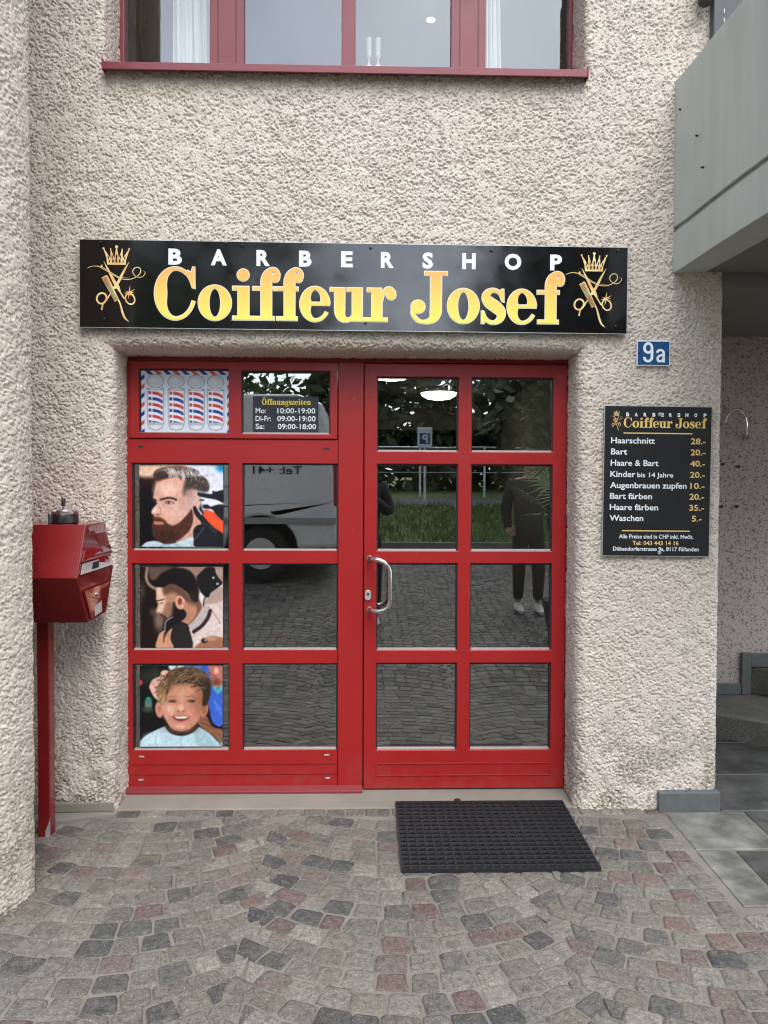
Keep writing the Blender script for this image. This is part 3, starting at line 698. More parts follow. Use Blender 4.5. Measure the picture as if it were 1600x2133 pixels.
def emblem(k, hole, dark, sx, sz, ox, oz):
    """crown over crossed scissors and comb; coordinates of a 160 x 190 drawing, y down"""
    def T(kk): kk.T = (ox, oz, sx, -sz)
    T(k); T(dark); T(hole)
    for (bx0, bx1, tx, ty, r) in ((54.5, 63, 47.5, 21.5, 1.8), (62, 70, 62, 22.5, 1.3), (69, 79, 74, 18, 3), (78, 87, 85.5, 23, 1.3), (85, 93.5, 100, 22, 1.8)):
        k.poly([(bx0, 44), (tx - .7, ty), (tx + .7, ty), (bx1, 44)]); k.disc(tx, ty - .5, r)
    k.poly([(53.5, 40), (93.5, 40), (92.5, 55), (55, 55)])
    for x, y, a, c in ((60, 48, 1.2, 2.6), (67, 47.3, 1.8, 3.2), (74, 47, 2.1, 3.8), (80.7, 47.3, 1.8, 3.2), (87.8, 48, 1.2, 2.6), (58, 40.5, 1.2, 3), (65.5, 39, 1.2, 3.5), (74, 38, 1.6, 4.5), (82.5, 39, 1.2, 3.5), (91, 40.5, 1.2, 3)): hole.disc(x, y, a, c)
    k.stroke([(48, 48.5, .5), (58, 68, 4), (70, 92, 6.5), (77, 103, 8)]); k.stroke([(77, 103, 7), (82, 113, 3), (90, 126, 2.6)])
    k.stroke([(99.5, 49, .5), (90, 66, 4), (78, 90, 5.5), (69, 104, 6)]); k.stroke([(69, 104, 3), (60, 118, 2.4), (54, 127, 4), (46, 138, 2.6), (43.5, 150, 3)])
    k.ring(43.5, 125.5, 11.5, 13, 8, 9.4, 36, .35); k.ring(101.5, 126, 10.5, 13, 7.6, 10, 36, -.45)
    k.poly([(43, 83), (53, 76.5), (56.5, 79), (79, 128), (70, 132.5)])
    for i in range(19):
        u = i / 18; x, y = 45 + 23.5 * u, 85.5 + 45 * u; dark.stroke([(x, y, .95), (x + 8.2, y - 4.2, .95)])
    k.stroke([(77, 127, 3), (81.5, 137, 3.2), (86, 154, 4.2), (91, 166, 3.6), (99, 173.5, .6)])
    k.stroke([(14, 63.5, .5), (22, 59.5, 1.2), (36, 59, 1.4), (52, 67, 1.4), (68, 77, 1.4), (82, 84, 1.4), (96, 85.5, 1.5), (108, 83, 1.5), (119, 76, 1.5), (123.5, 68, 1.5), (121, 61, 1.4), (114, 60, 1.4), (108, 65, 1.4), (108, 73, 1.4), (116, 80, 1.3), (126, 79.5, 1.1), (132.5, 72, .9), (129, 67, .4)])
    k.stroke([(34, 57.5, .4), (50, 63, .9), (64, 72, .9), (80, 80.5, .9), (100, 83, .4)])
    for (cx, cy, L, w) in ((99.5, 113.5, 15, 1.6), (43, 59, 5, 1.0)):
        for a, q in ((8, .75), (35, 1), (82, 1.05), (150, .6), (185, .75), (215, .5), (262, .95), (300, .45), (340, .8)):
            c, s_ = math.cos(R(a)), -math.sin(R(a)); k.poly([(cx - s_ * w, cy + c * w), (cx + c * L * q, cy + s_ * L * q), (cx + s_ * w, cy - c * w)])
        k.disc(cx, cy, w * 1.5)
# --- big sign over the door
sign = thing('shop_sign', 'long black shop sign BARBERSHOP Coiffeur Josef above the red door', 'sign', (-.0456, -.036, 2.4136)); sign.rotation_euler = (0, R(.20), 0)
MB().box(-1.2395, 1.2395, .0, .004, -.195, .195).build('panel', m_black, sign, local=True)
b = MB(); b.box(-1.2415, -1.2397, -.0005, .005, -.197, .197); b.box(1.2397, 1.2415, -.0005, .005, -.197, .197); b.box(-1.2397, 1.2397, -.0005, .005, -.1972, -.1952); b.box(-1.2397, 1.2397, -.0005, .005, .1952, .1972)
b.build('edge_trim', m_alu, sign, local=True)
for x in (-1.1, -.4, .3, 1.05): MB().box(x - .02, x + .02, .0042, .03, -.12, .12).build('wall_batten', m_bead, sign, local=True)
px = lambda v: (v - 168.75) / 1136.2 * 2.479 - 1.2395      # photo column -> along the board
lx = [321.8, 411.8, 482.6, 523.9, 571.9, 621.4, 684, 761, 0, 851.8, 928, 998, 1053, 1116]
rx = [404.3, 479.3, 525, 579, 627, 683, 761, 820.6, 0, 926.8, 994, 1050.5, 1114, 1172]
word = 'Coiffeur Josef'; outs = []
for nm, d, mat, y0 in (('lettering_outline', .026, m_pale, -.0004), ('lettering', 0., m_gletter, -.0016)):
    for w0, w1 in ((0, 8), (9, 14)):
        k = Ink(y0); k.d = d; serif(k, word[w0:w1], [px(v) for v in lx[w0:w1]], -.154, .149, [px(c) - px(a) for a, c in zip(lx[w0:w1], rx[w0:w1])])
        o = k.m.build(nm, mat, sign, fix=False, local=True)
        if d: outs.append(o)
        else: outs.pop(0).parent = o
bl = [(350, 378), (437, 470), (531, 559), (619, 645), (706, 730), (788.5, 815.5), (875, 897), (958, 986), (1046.5, 1081.5), (1142, 1167)]
for (a, c), ch in zip(bl, 'BARBERSHOP'):
    text_mesh('letter', ch, px(a), .092 - .004 * (a - 740) / 400 * .2, px(c), .068, -.001, m_white, sign, .045)
gold_mat = NT('gold_foil_print'); gold_mat.set(Base_Color=gold_mat.mix(gold_mat.ramp(gold_mat.noise(19, 2), (.35, 0.), (.65, 1.)), (.80, .42, .16), (.85, .78, .38)), Roughness=.35)
gold_mat = gold_mat.m
for ox in (px(170), px(1160.5)):
    k, hl, dk = Ink(-.0005), Ink(-.0035), Ink(-.0035); emblem(k, hl, dk, .002184, .00214, ox, .2025 if ox < 0 else .2035)
    e = k.m.build('emblem', gold_mat, sign, fix=False, local=True); dk.m.build('comb_teeth', m_blackm, e, fix=False, local=True); hl.m.build('crown_holes', m_blackm, e, fix=False, local=True)
for (a, z) in ((212, .182), (502, .178), (767, .176), (1018, .172), (1284, .18), (219, -.157), (480, -.161), (757, -.163), (1005, -.166), (1281, -.163), (469, .186)):
    k = MB(); k.lathe([(.0062, 0), (.0055, -.003), (.002, -.004)], (px(a), -.004, z), 'y', 12); k.build('screw', m_screw, sign, smooth=True, local=True)

# --- price list
pl = thing('price_list', 'upright black price board of haircuts on the wall right of the door', 'sign', (1.3485, -.022, 1.539)); pl.rotation_euler = (0, R(.42), 0)
pw, ph = .4965, .6895
MB().box(-pw / 2, pw / 2, 0, .004, -ph / 2, ph / 2).build('panel', m_blackm, pl, local=True)
b = MB(); b.box(-pw / 2 - .0025, -pw / 2 - .0002, -.0005, .006, -ph / 2 - .002, ph / 2 + .002); b.box(pw / 2 + .0002, pw / 2 + .002, -.0005, .006, -ph / 2 - .002, ph / 2 + .002); b.box(-pw / 2, pw / 2, -.0005, .006, -ph / 2 - .0025, -ph / 2 - .0002); b.box(-pw / 2, pw / 2, -.0005, .006, ph / 2 + .0002, ph / 2 + .002)
b.build('edge_trim', m_alu, pl, local=True)
b = MB(); b.box(-.1, .1, .0042, .02, -.2, .2); b.build('wall_spacer', m_bead, pl, local=True)
def pu(x, y): return ((x - (165 - 27 * (y - 660) / 1305)) / 932 * pw - pw / 2, ph / 2 - (y - 662) / 1305 * ph)
def ptext(body, xa, xb, y, cap, mat, name, bold=.03):
    a, z = pu(xa, y); c, _ = pu(xb, y); return text_mesh(name, body, a, z, c, cap / 1305 * ph, -.0008, mat, pl, bold)
m_goldtxt = M('gold_text', (.82, .56, .20), .4, .1, 20)
rows = [('Haarschnitt', 215, 597, 985, '28.-', 913, 1043), ('Bart', 214, 355, 1082, '20.-', 910, 1040), ('Haare & Bart', 211, 629, 1180, '40.-', 907, 1037), (None, 0, 0, 1278, '20.-', 905, 1035),
        ('Augenbrauen zupfen', 205, 876, 1375, '10.-', 908, 1032), ('Bart f\u00e4rben', 204, 572, 1470, '20.-', 899, 1029), ('Haare f\u00e4rben', 202, 625, 1567, '35.-', 898, 1027), ('Waschen', 200, 495, 1662, '5.-', 921, 1007)]
for s_, a, c, y, p_, pa_, pb_ in rows:
    if s_: ptext(s_, a, c, y, 53, m_white, 'service_line', .016)
    else: ptext('Kinder', 208, 428, y, 53, m_white, 'service_line', .016); ptext('bis 14 Jahre', 443, 758, y, 42, m_white, 'service_line', .014)
    ptext(p_, pa_, pb_, y, 53, m_goldtxt, 'price', .016)
ptext('Alle Preise sind in CHF inkl. MwSt.', 282, 934, 1815, 37, m_white, 'footer_line', .014)
ptext('Tel: 043 443 14 16', 400, 804, 1872, 37, m_goldtxt, 'footer_line', .014)
ptext('D\u00fcbendorferstrasse 9a, 8117 F\u00e4llanden', 229, 981, 1923, 36, m_white, 'footer_line', .014)
for y, xa, xb in ((895, 325, 926), (1748, 307, 903)):
    a, z = pu(xa, y); c, _ = pu(xb, y); MB().box(a, c, -.0012, -.0004, z - .0026, z + .0026).build('gold_rule', m_goldtxt, pl, local=True)
for i, ch in enumerate('BARBERSHOP'):
    xa = (348, 422, 500, 577, 652, 722, 795, 865, 943, 1024)[i]; ptext(ch, xa, xa + 26, 748, 31, m_white, 'letter', .05)
a, z = pu(325, 846); c, _ = pu(1050, 846); k = Ink(-.0006)
wx = [(v - 321.8) / 850.2 for v in lx]; ww = [(q - p_) / 850.2 for p_, q in zip(lx, rx)]
serif(k, word, [a + (c - a) * v for v in wx], z, 56 / 1305 * ph, [(c - a) * v for v in ww]); k.m.build('lettering', vgrad('price_heading', .245, (.88, .72, .22), .30, (.90, .45, .14)), pl, fix=False, local=True)
k, hl, dk = Ink(-.0006), Ink(-.003), Ink(-.003); a, z = pu(193, 685); emblem(k, hl, dk, .00052, .00058, a, z); e = k.m.build('emblem', gold_mat, pl, fix=False, local=True); dk.m.build('comb_teeth', m_blackm, e, fix=False, local=True); hl.m.build('crown_holes', m_blackm, e, fix=False, local=True)
for x, y in ((640, 731), (633, 1938)):
    a, z = pu(x, y); k = MB(); k.lathe([(.0095, 0), (.0085, -.004), (.003, -.0055)], (a, -.004, z), 'y', 16); k.build('screw', M('galvanised_screw', (.42, .45, .44), .4, metal=.5), pl, smooth=True, local=True)

# --- house number
hn = thing('house_number', 'small blue enamel house number plate 9a', 'sign', (1.325, -.02, 2.129))
MB().box(-.078, .078, 0, .004, -.0585, .0585).build('plate', m_white, hn, bevel=.002, local=True)
MB().box(-.0735, .0735, -.0022, -.0002, -.0535, .0535).build('blue_field', m_blue, hn, bevel=.001, local=True)
for nm, draw in (('digit', 0), ('letter', 1)):
    k = Ink(-.0028)
    if draw == 0: k.T = (-.050, -.0425, 1, 1); k.ring(.0245, .066, .0235, .0265, .0115, .0150); k.stroke([(.042, .060, .013), (.042, .035, .0125), (.0405, .018, .0125), (.033, .0085, .012), (.024, .0058, .0115), (.013, .009, .012), (.008, .018, .0125), (.0065, .0245, .0125)])
    else: k.T = (.012, -.0425, 1, 1); k.stroke([(.004, .044, .011), (.008, .053, .011), (.019, .0565, .011), (.029, .054, .011), (.034, .044, .0115), (.0345, .020, .0115), (.0345, .0, .0115)]); k.stroke([(.034, .036, .010), (.020, .032, .010), (.010, .026, .0105), (.0065, .017, .011), (.0095, .008, .011), (.018, .0055, .0105), (.027, .0095, .009), (.034, .017, .008)])
    k.m.build(nm, m_white, hn, fix=False, local=True)
for x in (-.066, .066):
    k = MB(); k.lathe([(.0045, 0), (.003, -.002)], (x, -.0024, .0), 'y', 10); k.build('screw', m_screw, hn, local=True)
MB().box(-.03, .03, .0042, .02, -.03, .03).build('wall_spacer', m_bead, hn, local=True)

# --- opening hours on the transom pane
nt_ = thing('opening_hours', 'dark opening hours notice stuck in the transom pane', 'sign', (-.3882, YF + .0125, 1.860))
MB().box(-.159, .159, 0, .002, -.0885, .0885).build('panel', M('slate_blue_foil', (.018, .021, .030), .45), nt_, local=True)
def nu(x, y): return ((x - 850) / 422 * .318 - .159, .0885 - (y - 322) / 236 * .177)
k = Ink(-.0004); a, z = nu(908, 377); c, _ = nu(1225, 377); set_line(k, '\u00d6ffnungszeiten', a, c, z, .0190); k.m.build('lettering', M('yellow_print', (.83, .68, .10), .4), nt_, fix=False, local=True)
for body, xa, xb, y in (('Mo:', 868, 935, 431), ('10:00-19:00', 1008, 1252, 431), ('Di-Fr:', 868, 967, 482), ('09:00-19:00', 1007, 1254, 482), ('Sa:', 868, 925, 533), ('09:00-18:00', 1011, 1257, 533)):
    a, z = nu(xa, y); c, _ = nu(xb, y); text_mesh('hours_line', body, a, z, c, .0262, -.0008, m_white, nt_, .012)

# ------------------------------------------------------------------ posters: flat prints, painted as colour on a fine grid
class Paint:
    def __init__(s, x0, y0, x1, y1, bgc, nx=132):
        s.nx = nx; s.ny = int(nx * (y1 - y0) / (x1 - x0)); s.box = (x0, y0, x1, y1)
        s.X, s.Y = np.meshgrid(np.linspace(x0, x1, s.nx), np.linspace(y0, y1, s.ny)); s.C = np.zeros((s.ny, s.nx, 3)) + np.array(bgc, float)
        s.px = (x1 - x0) / nx
    def lay(s, d, col, blur, a=1.0):
        w = np.clip(.5 - d / (2 * max(blur, s.px * .6)), 0, 1); w = (w * w * (3 - 2 * w) * a)[..., None]; s.C = s.C * (1 - w) + np.array(col, float) * w
    def poly(s, P, col, blur=0, a=1.0):
        P = catmull([(*p,) for p in P] + [P[0]], 3)[:-1] if blur >= 0 and len(P) > 4 else P
        d = np.full(s.X.shape, 1e18); ins = np.zeros(s.X.shape, bool); n = len(P)
        for i in range(n):
            ax, ay = P[i]; bx, by = P[(i + 1) % n]; ex, ey = bx - ax, by - ay; L = ex * ex + ey * ey + 1e-9
            t = np.clip(((s.X - ax) * ex + (s.Y - ay) * ey) / L, 0, 1); d = np.minimum(d, (s.X - ax - ex * t) ** 2 + (s.Y - ay - ey * t) ** 2)
            if ay != by: ins ^= ((ay > s.Y) != (by > s.Y)) & (s.X < ex * (s.Y - ay) / (by - ay) + ax)
        d = np.sqrt(d); s.lay(np.where(ins, -d, d), col, abs(blur), a)
    def ell(s, cx, cy, rx, ry, col, blur=0, a=1.0, rot=0):
        c, q = math.cos(rot), math.sin(rot); u = ((s.X - cx) * c + (s.Y - cy) * q) / rx; v = (-(s.X - cx) * q + (s.Y - cy) * c) / ry
        s.lay((np.sqrt(u * u + v * v) - 1) * min(rx, ry), col, blur, a)
    def line(s, P, w, col, blur=0, a=1.0):
        P = catmull(P, 4) if len(P) > 2 else P; d = np.full(s.X.shape, 1e9)
        for (ax, ay), (bx, by) in zip(P[:-1], P[1:]):
            ex, ey = bx - ax, by - ay; t = np.clip(((s.X - ax) * ex + (s.Y - ay) * ey) / (ex * ex + ey * ey + 1e-9), 0, 1); d = np.minimum(d, np.hypot(s.X - ax - ex * t, s.Y - ay - ey * t))
        s.lay(d - w / 2, col, blur, a)
    def hair(s, n, x0, y0, x1, y1, ang, L, cols, w=6, inside=None, a=.7, seed=1, spread=.25):
        rg = random.Random(seed)
        for _ in range(n):
            x, y = rg.uniform(x0, x1), rg.uniform(y0, y1)
            if inside and not inside(x, y): continue
            t = ang(x, y) + rg.uniform(-spread, spread); l = L * rg.uniform(.5, 1.2); s.line([(x, y), (x + l * math.cos(t), y + l * math.sin(t))], w * rg.uniform(.5, 1.3), rg.choice(cols), 2, a)
    def build(s, name, label, x0, x1, z0, z1, y, soft=True):
        t = thing(name, label, 'poster', ((x0 + x1) / 2, y, z0), 'advertising pictures in the shop window')
        xs = np.linspace(x0, x1, s.nx); zs = np.linspace(z1, z0, s.ny); X, Z = np.meshgrid(xs, zs); V = np.stack([X.ravel(), np.full(X.size, y), Z.ravel()], 1)
        ii = np.arange(X.size).reshape(s.ny, s.nx); F = np.stack([ii[1:, :-1], ii[1:, 1:], ii[:-1, 1:], ii[:-1, :-1]], -1).reshape(-1, 4)
        C = s.C
        if soft:
            for ax in (0, 1, 0, 1): C = .6 * C + .2 * np.roll(C, 1, ax) + .2 * np.roll(C, -1, ax)
            C[0], C[-1], C[:, 0], C[:, -1] = s.C[0], s.C[-1], s.C[:, 0], s.C[:, -1]
            g_ = np.random.default_rng(3); n1 = g_.normal(size=C.shape[:2]); n2 = np.kron(g_.normal(size=(C.shape[0] // 6 + 1, C.shape[1] // 6 + 1)), np.ones((6, 6)))[:C.shape[0], :C.shape[1]]
            for ax in (0, 1) * 3: n2 = (n2 + np.roll(n2, 1, ax) + np.roll(n2, -1, ax)) / 3
            C = C * (1 + .03 * n1[..., None] + .03 * n2[..., None])
        s.C = C
        o = np_mesh('print', V, F, m_print, t, False); c = np.clip(s.C.reshape(-1, 3), 0, 255) / 255; c = np.where(c <= .04045, c / 12.92, ((c + .055) / 1.055) ** 2.4) * 1.0; c = np.minimum(c, .93)
        at = o.data.color_attributes.new('tint', 'FLOAT_COLOR', 'POINT'); at.data.foreach_set('color', np.concatenate([c, np.ones((len(c), 1))], 1).astype(np.float32).ravel())
        MB().box(x0, x1, y + .0004, y + .002, z0, z1).build('backing', m_white, t)
kp = NT('poster_print'); kp.set(Base_Color=kp.n("ShaderNodeVertexColor", layer_name='tint').outputs[0], Roughness=.38, Specular_IOR_Level=.35); m_print = kp.m
YP = YF + .0105

p = Paint(80, 65, 1080, 772, (214, 224, 238), 168)
B_, R_ = (30, 50, 140), (215, 80, 60)
for i in range(9):
    x = 115 + i * 104; p.poly([(x, 60), (x + 55, 60), (x + 105, 108), (x + 50, 108)], B_ if i % 2 == 0 else R_, -1)
for i in range(7):
    y = 105 + i * 104; c = B_ if i % 2 == 0 else R_; p.poly([(78, y + 30), (116, y), (116, y + 46), (78, y + 78)], c, -1); p.poly([(1062, y + 28), (1084, y), (1084, y + 46), (1062, y + 76)], c, -1)
for cx, dy in ((240, 0), (478, 3), (707, 6), (930, 6)):
    G = (92, 98, 108)
    p.poly([(cx - 96, 262 + dy), (cx + 98, 262 + dy), (cx + 98, 672), (cx + 70, 735), (cx, 752), (cx - 70, 735), (cx - 94, 672)], G, -3); p.poly([(cx - 91, 266 + dy), (cx + 93, 266 + dy), (cx + 93, 668), (cx + 66, 730), (cx, 747), (cx - 66, 730), (cx - 89, 668)], (205, 213, 222), -3)
    p.ell(cx, 185 + dy, 97, 82, G, 2); p.ell(cx, 185 + dy, 92, 77, (200, 209, 218), 2); p.ell(cx - 20, 170 + dy, 40, 30, (214, 222, 230), 20)
    p.poly([(cx - 100, 262 + dy), (cx + 100, 262 + dy), (cx + 92, 288 + dy), (cx - 92, 288 + dy)], (160, 168, 178), -3); p.poly([(cx - 60, 266 + dy), (cx + 60, 266 + dy), (cx + 55, 280 + dy), (cx - 55, 280 + dy)], (225, 231, 238), -6)
    p.poly([(cx - 80, 292 + dy), (cx + 80, 292 + dy), (cx + 80, 660), (cx - 80, 660)], (236, 241, 250), -3)
    for j, c in enumerate(((200, 62, 60), (40, 58, 145), (200, 62, 60), (40, 58, 145), (200, 62, 60))):
        y = 298 + dy + j * 67; p.poly([(cx - 76, y), (cx - 30, y + 4), (cx + 30, y + 14), (cx + 78, y + 38), (cx + 78, y + 76), (cx + 30, y + 50), (cx - 30, y + 38), (cx - 76, y + 34)], c, 2)
    p.poly([(cx - 76, 632), (cx - 30, 640), (cx + 60, 658), (cx - 76, 660)], (60, 70, 140), 3)
    p.line([(cx - 40, 292 + dy), (cx - 40, 660)], 16, (240, 244, 252), 6, .85); p.line([(cx + 55, 292 + dy), (cx + 55, 660)], 8, (240, 244, 252), 5, .4)
    p.poly([(cx - 98, 662), (cx + 100, 662), (cx + 92, 690), (cx - 90, 690)], (176, 184, 194), -3); p.ell(cx + 5, 712, 50, 20, (226, 232, 238), 14)
p.build('barber_pole_poster', 'white poster with four striped barber poles, top left pane', -1.0814, -.6616, 1.7705, 2.0665, YP - .008, False)

p = Paint(50, 1140, 1012, 2072, (12, 9, 14), 180)
p.poly([(40, 1130), (700, 1130), (600, 1260), (330, 1280), (40, 1270)], (238, 200, 172), 40); p.ell(560, 1140, 190, 45, (236, 118, 70), 40); p.poly([(560, 1130), (1020, 1130), (1020, 1650), (780, 1660), (700, 1300)], (224, 228, 240), 30); p.ell(1000, 1165, 70, 50, (30, 140, 190), 35)
p.ell(180, 1330, 130, 40, (60, 25, 20), 40, .6)
p.poly([(810, 1640), (1020, 1740), (1020, 1950), (880, 1830), (780, 1720)], (232, 84, 48), 8)
p.poly([(460, 2010), (560, 1900), (690, 1740), (760, 1800), (720, 1960), (680, 2030), (520, 2050)], (208, 164, 144), 10)
p.poly([(60, 2080), (130, 2020), (250, 2008), (350, 2045), (480, 2022), (690, 1955), (730, 2080)], (188, 212, 222), 6); p.line([(300, 2060), (430, 2040), (500, 2070)], 14, (140, 170, 185), 10)
p.poly([(245, 1325), (330, 1300), (520, 1280), (640, 1330), (720, 1430), (745, 1520), (740, 1620), (690, 1720), (670, 1820), (600, 1960), (420, 2010), (250, 1960), (205, 1850), (212, 1775), (216, 1722), (188, 1690), (192, 1655), (236, 1600), (252, 1565), (207, 1525), (212, 1480), (232, 1400)], (224, 172, 152), 4)
p.ell(360, 1410, 120, 70, (238, 198, 180), 50); p.ell(500, 1640, 120, 90, (229, 184, 172), 60); p.ell(640, 1540, 80, 120, (206, 176, 178), 60, .8); p.ell(285, 1640, 38, 60, (232, 188, 172), 30)
p.ell(560, 1580, 70, 110, (196, 146, 132), 60, .55); p.ell(250, 1450, 40, 90, (206, 158, 140), 40, .6); p.line([(300, 1560), (350, 1620), (440, 1640)], 16, (204, 152, 136), 14, .6)
p.poly([(580, 1300), (650, 1270), (800, 1270), (860, 1360), (845, 1430), (780, 1450), (690, 1415), (600, 1430), (560, 1480), (555, 1400)], (66, 55, 52), 26); p.ell(610, 1450, 60, 50, (150, 118, 108), 45, .6)
p.poly([(205, 1250), (235, 1195), (340, 1160), (520, 1153), (650, 1172), (745, 1215), (700, 1255), (600, 1285), (450, 1265), (330, 1300), (245, 1328)], (104, 92, 88), 4)
p.hair(150, 330, 1165, 720, 1255, lambda x, y: 1.15 + (x - 500) / 900, 60, [(232, 222, 212), (205, 192, 184), (56, 46, 44), (240, 232, 224)], 7, None, .8, 2)
p.poly([(205, 1250), (260, 1215), (350, 1215), (390, 1275), (330, 1303), (245, 1328)], (64, 48, 42), 8); p.hair(40, 215, 1215, 380, 1300, lambda x, y: -.5, 50, [(40, 30, 28), (110, 86, 74)], 6, None, .6, 3)
p.hair(70, 620, 1265, 840, 1400, lambda x, y: -.9, 34, [(220, 208, 200), (50, 42, 40), (40, 34, 32)], 6, None, .5, 4); p.line([(740, 1212), (825, 1285), (866, 1360), (858, 1440)], 18, (236, 236, 240), 10)
p.line([(225, 1330), (330, 1302), (470, 1268)], 14, (170, 110, 88), 10, .7)
p.poly([(212, 1742), (262, 1732), (335, 1772), (378, 1810), (440, 1830), (530, 1775), (610, 1690), (650, 1640), (668, 1760), (625, 1885), (525, 1975), (400, 2034), (288, 2012), (208, 1950), (190, 1855), (200, 1790)], (74, 42, 32), 10)
p.ell(360, 1950, 120, 60, (44, 24, 20), 40, .8); p.hair(130, 215, 1800, 640, 1990, lambda x, y: 1.9 + (x - 300) / 500, 44, [(120, 70, 50), (48, 26, 22), (98, 56, 42)], 6, lambda x, y: y > 1800 + max(0, 420 - x) * .0 and x + y > 2040 and y < 2240 - x * .45, .5, 5)
p.poly([(212, 1782), (300, 1786), (336, 1812), (262, 1824), (214, 1812)], (188, 116, 102), 4); p.line([(214, 1742), (280, 1745), (350, 1790)], 26, (104, 60, 44), 9)
p.line([(292, 1534), (360, 1516), (420, 1516), (472, 1534)], 24, (62, 40, 34), 6); p.line([(206, 1522), (240, 1540)], 18, (58, 38, 34), 6); p.ell(395, 1570, 52, 17, (128, 92, 84), 8); p.ell(400, 1570, 34, 10, (205, 195, 195), 4); p.ell(388, 1567, 15, 14, (44, 48, 60), 3); p.line([(345, 1556), (400, 1550), (445, 1574)], 7, (66, 44, 40), 3); p.ell(222, 1548, 16, 12, (52, 40, 42), 4)
p.line([(258, 1570), (275, 1610), (300, 1670), (280, 1712)], 14, (186, 128, 112), 10, .7); p.ell(262, 1704, 24, 9, (140, 84, 74), 6); p.line([(190, 1690), (230, 1712), (300, 1700)], 8, (170, 108, 96), 5, .8); p.ell(225, 1650, 20, 30, (244, 208, 194), 16)
p.ell(694, 1655, 36, 78, (222, 166, 146), 6, 1, -.15); p.ell(700, 1745, 34, 46, (216, 160, 140), 6)
K = (24, 26, 32)
p.poly([(712, 1455), (742, 1452), (880, 1468), (886, 1428), (930, 1440), (1020, 1425), (1020, 1565), (930, 1532), (742, 1496)], K, 3); p.poly([(775, 1592), (832, 1588), (870, 1612), (940, 1590), (1020, 1600), (1020, 1775), (930, 1700), (880, 1642), (790, 1632)], K, 3); p.ell(765, 1537, 30, 10, K, 3)
p.poly([(664, 1625), (690, 1604), (742, 1682), (800, 1742), (900, 1850), (1020, 1935), (1020, 2080), (700, 2080), (672, 1992), (668, 1880), (720, 1822), (770, 1808), (684, 1702)], K, 3); p.line([(722, 1640), (740, 1668), (764, 1700)], 16, (226, 228, 232), 5); p.line([(688, 1985), (740, 1920), (792, 1852)], 7, (92, 122, 140), 5); p.line([(790, 1800), (860, 1840), (930, 1920)], 20, (48, 56, 68), 16)
p.build('bearded_man_poster', 'poster of a bearded man with side parting and black gloved hands', -1.0947, -.6905, 1.2165, 1.6115, YP)

p = Paint(62, 52, 985, 962, (26, 17, 15), 180)
p.line([(140, 50), (122, 170), (160, 255), (240, 305)], 30, (156, 132, 116), 12); p.poly([(150, 52), (430, 52), (300, 120), (220, 200), (160, 170)], (96, 76, 68), 20); p.ell(265, 650, 55, 115, (132, 108, 96), 40, .9); p.ell(75, 330, 30, 90, (70, 52, 44), 30); p.ell(200, 560, 40, 40, (90, 76, 66), 30, .7)
p.poly([(430, 45), (990, 45), (990, 330), (760, 420), (690, 300), (620, 130)], (152, 116, 106), 14); p.ell(930, 120, 70, 60, (178, 146, 136), 40)
p.poly([(690, 390), (760, 340), (990, 255), (990, 970), (640, 970), (608, 720), (720, 540)], (218, 198, 192), 6); p.poly([(760, 470), (860, 330), (990, 280), (990, 420), (860, 470)], (176, 152, 140), 14); p.line([(820, 500), (900, 600), (950, 680)], 10, (150, 126, 120), 8); p.ell(740, 410, 42, 70, (236, 226, 224), 14); p.line([(930, 430), (975, 560)], 12, (186, 164, 158), 10)
p.poly([(688, 160), (740, 105), (800, 58), (885, 56), (905, 115), (940, 180), (975, 245), (850, 342), (822, 395), (762, 370), (702, 262)], (22, 22, 25), 4); p.ell(878, 174, 13, 13, (206, 204, 208), 3); p.ell(924, 242, 13, 13, (206, 204, 208), 3); p.line([(800, 375), (770, 430), (768, 490)], 14, (26, 24, 26), 4)
p.poly([(540, 640), (620, 520), (700, 400), (752, 510), (700, 612), (600, 705)], (128, 86, 68), 12)
p.poly([(235, 285), (300, 268), (430, 250), (570, 330), (650, 420), (690, 560), (600, 690), (520, 670), (400, 690), (352, 655), (318, 610), (285, 575), (240, 570), (229, 545), (248, 500), (256, 462), (233, 432), (236, 380)], (184, 132, 106), 5)
p.poly([(238, 288), (300, 274), (335, 400), (340, 540), (285, 572), (242, 566), (254, 500), (258, 462), (238, 425)], (228, 188, 168), 18)
p.poly([(300, 270), (420, 235), (560, 320), (610, 440), (560, 430), (500, 385), (420, 340), (325, 372)], (98, 70, 58), 28)
p.poly([(220, 272), (240, 220), (330, 122), (430, 78), (540, 68), (640, 120), (692, 222), (712, 350), (700, 440), (640, 430), (580, 330), (480, 265), (400, 238), (312, 282)], (20, 17, 18), 10); p.ell(650, 400, 50, 70, (48, 36, 32), 40, .8)
p.poly([(430, 440), (480, 480), (545, 530), (575, 582), (545, 640), (440, 705), (360, 742), (338, 655), (395, 590), (408, 510)], (24, 20, 21), 7); p.poly([(330, 470), (420, 440), (415, 600), (355, 645), (305, 600)], (132, 98, 80), 20, .7)
p.ell(502, 455, 56, 76, (216, 152, 126), 5, 1, -.15); p.ell(500, 440, 24, 40, (116, 66, 50), 8); p.ell(520, 500, 22, 24, (222, 164, 140), 8); p.line([(470, 390), (510, 385), (545, 430)], 8, (238, 184, 160), 4)
p.line([(282, 585), (320, 605), (352, 640)], 16, (46, 32, 28), 5); p.line([(235, 436), (275, 428), (318, 418)], 13, (44, 32, 28), 4); p.line([(278, 463), (312, 455)], 7, (60, 42, 36), 3); p.line([(238, 565), (285, 572)], 7, (150, 98, 80), 4)
p.poly([(410, 700), (570, 690), (606, 760), (640, 970), (410, 970), (395, 760)], (36, 33, 34), 6)
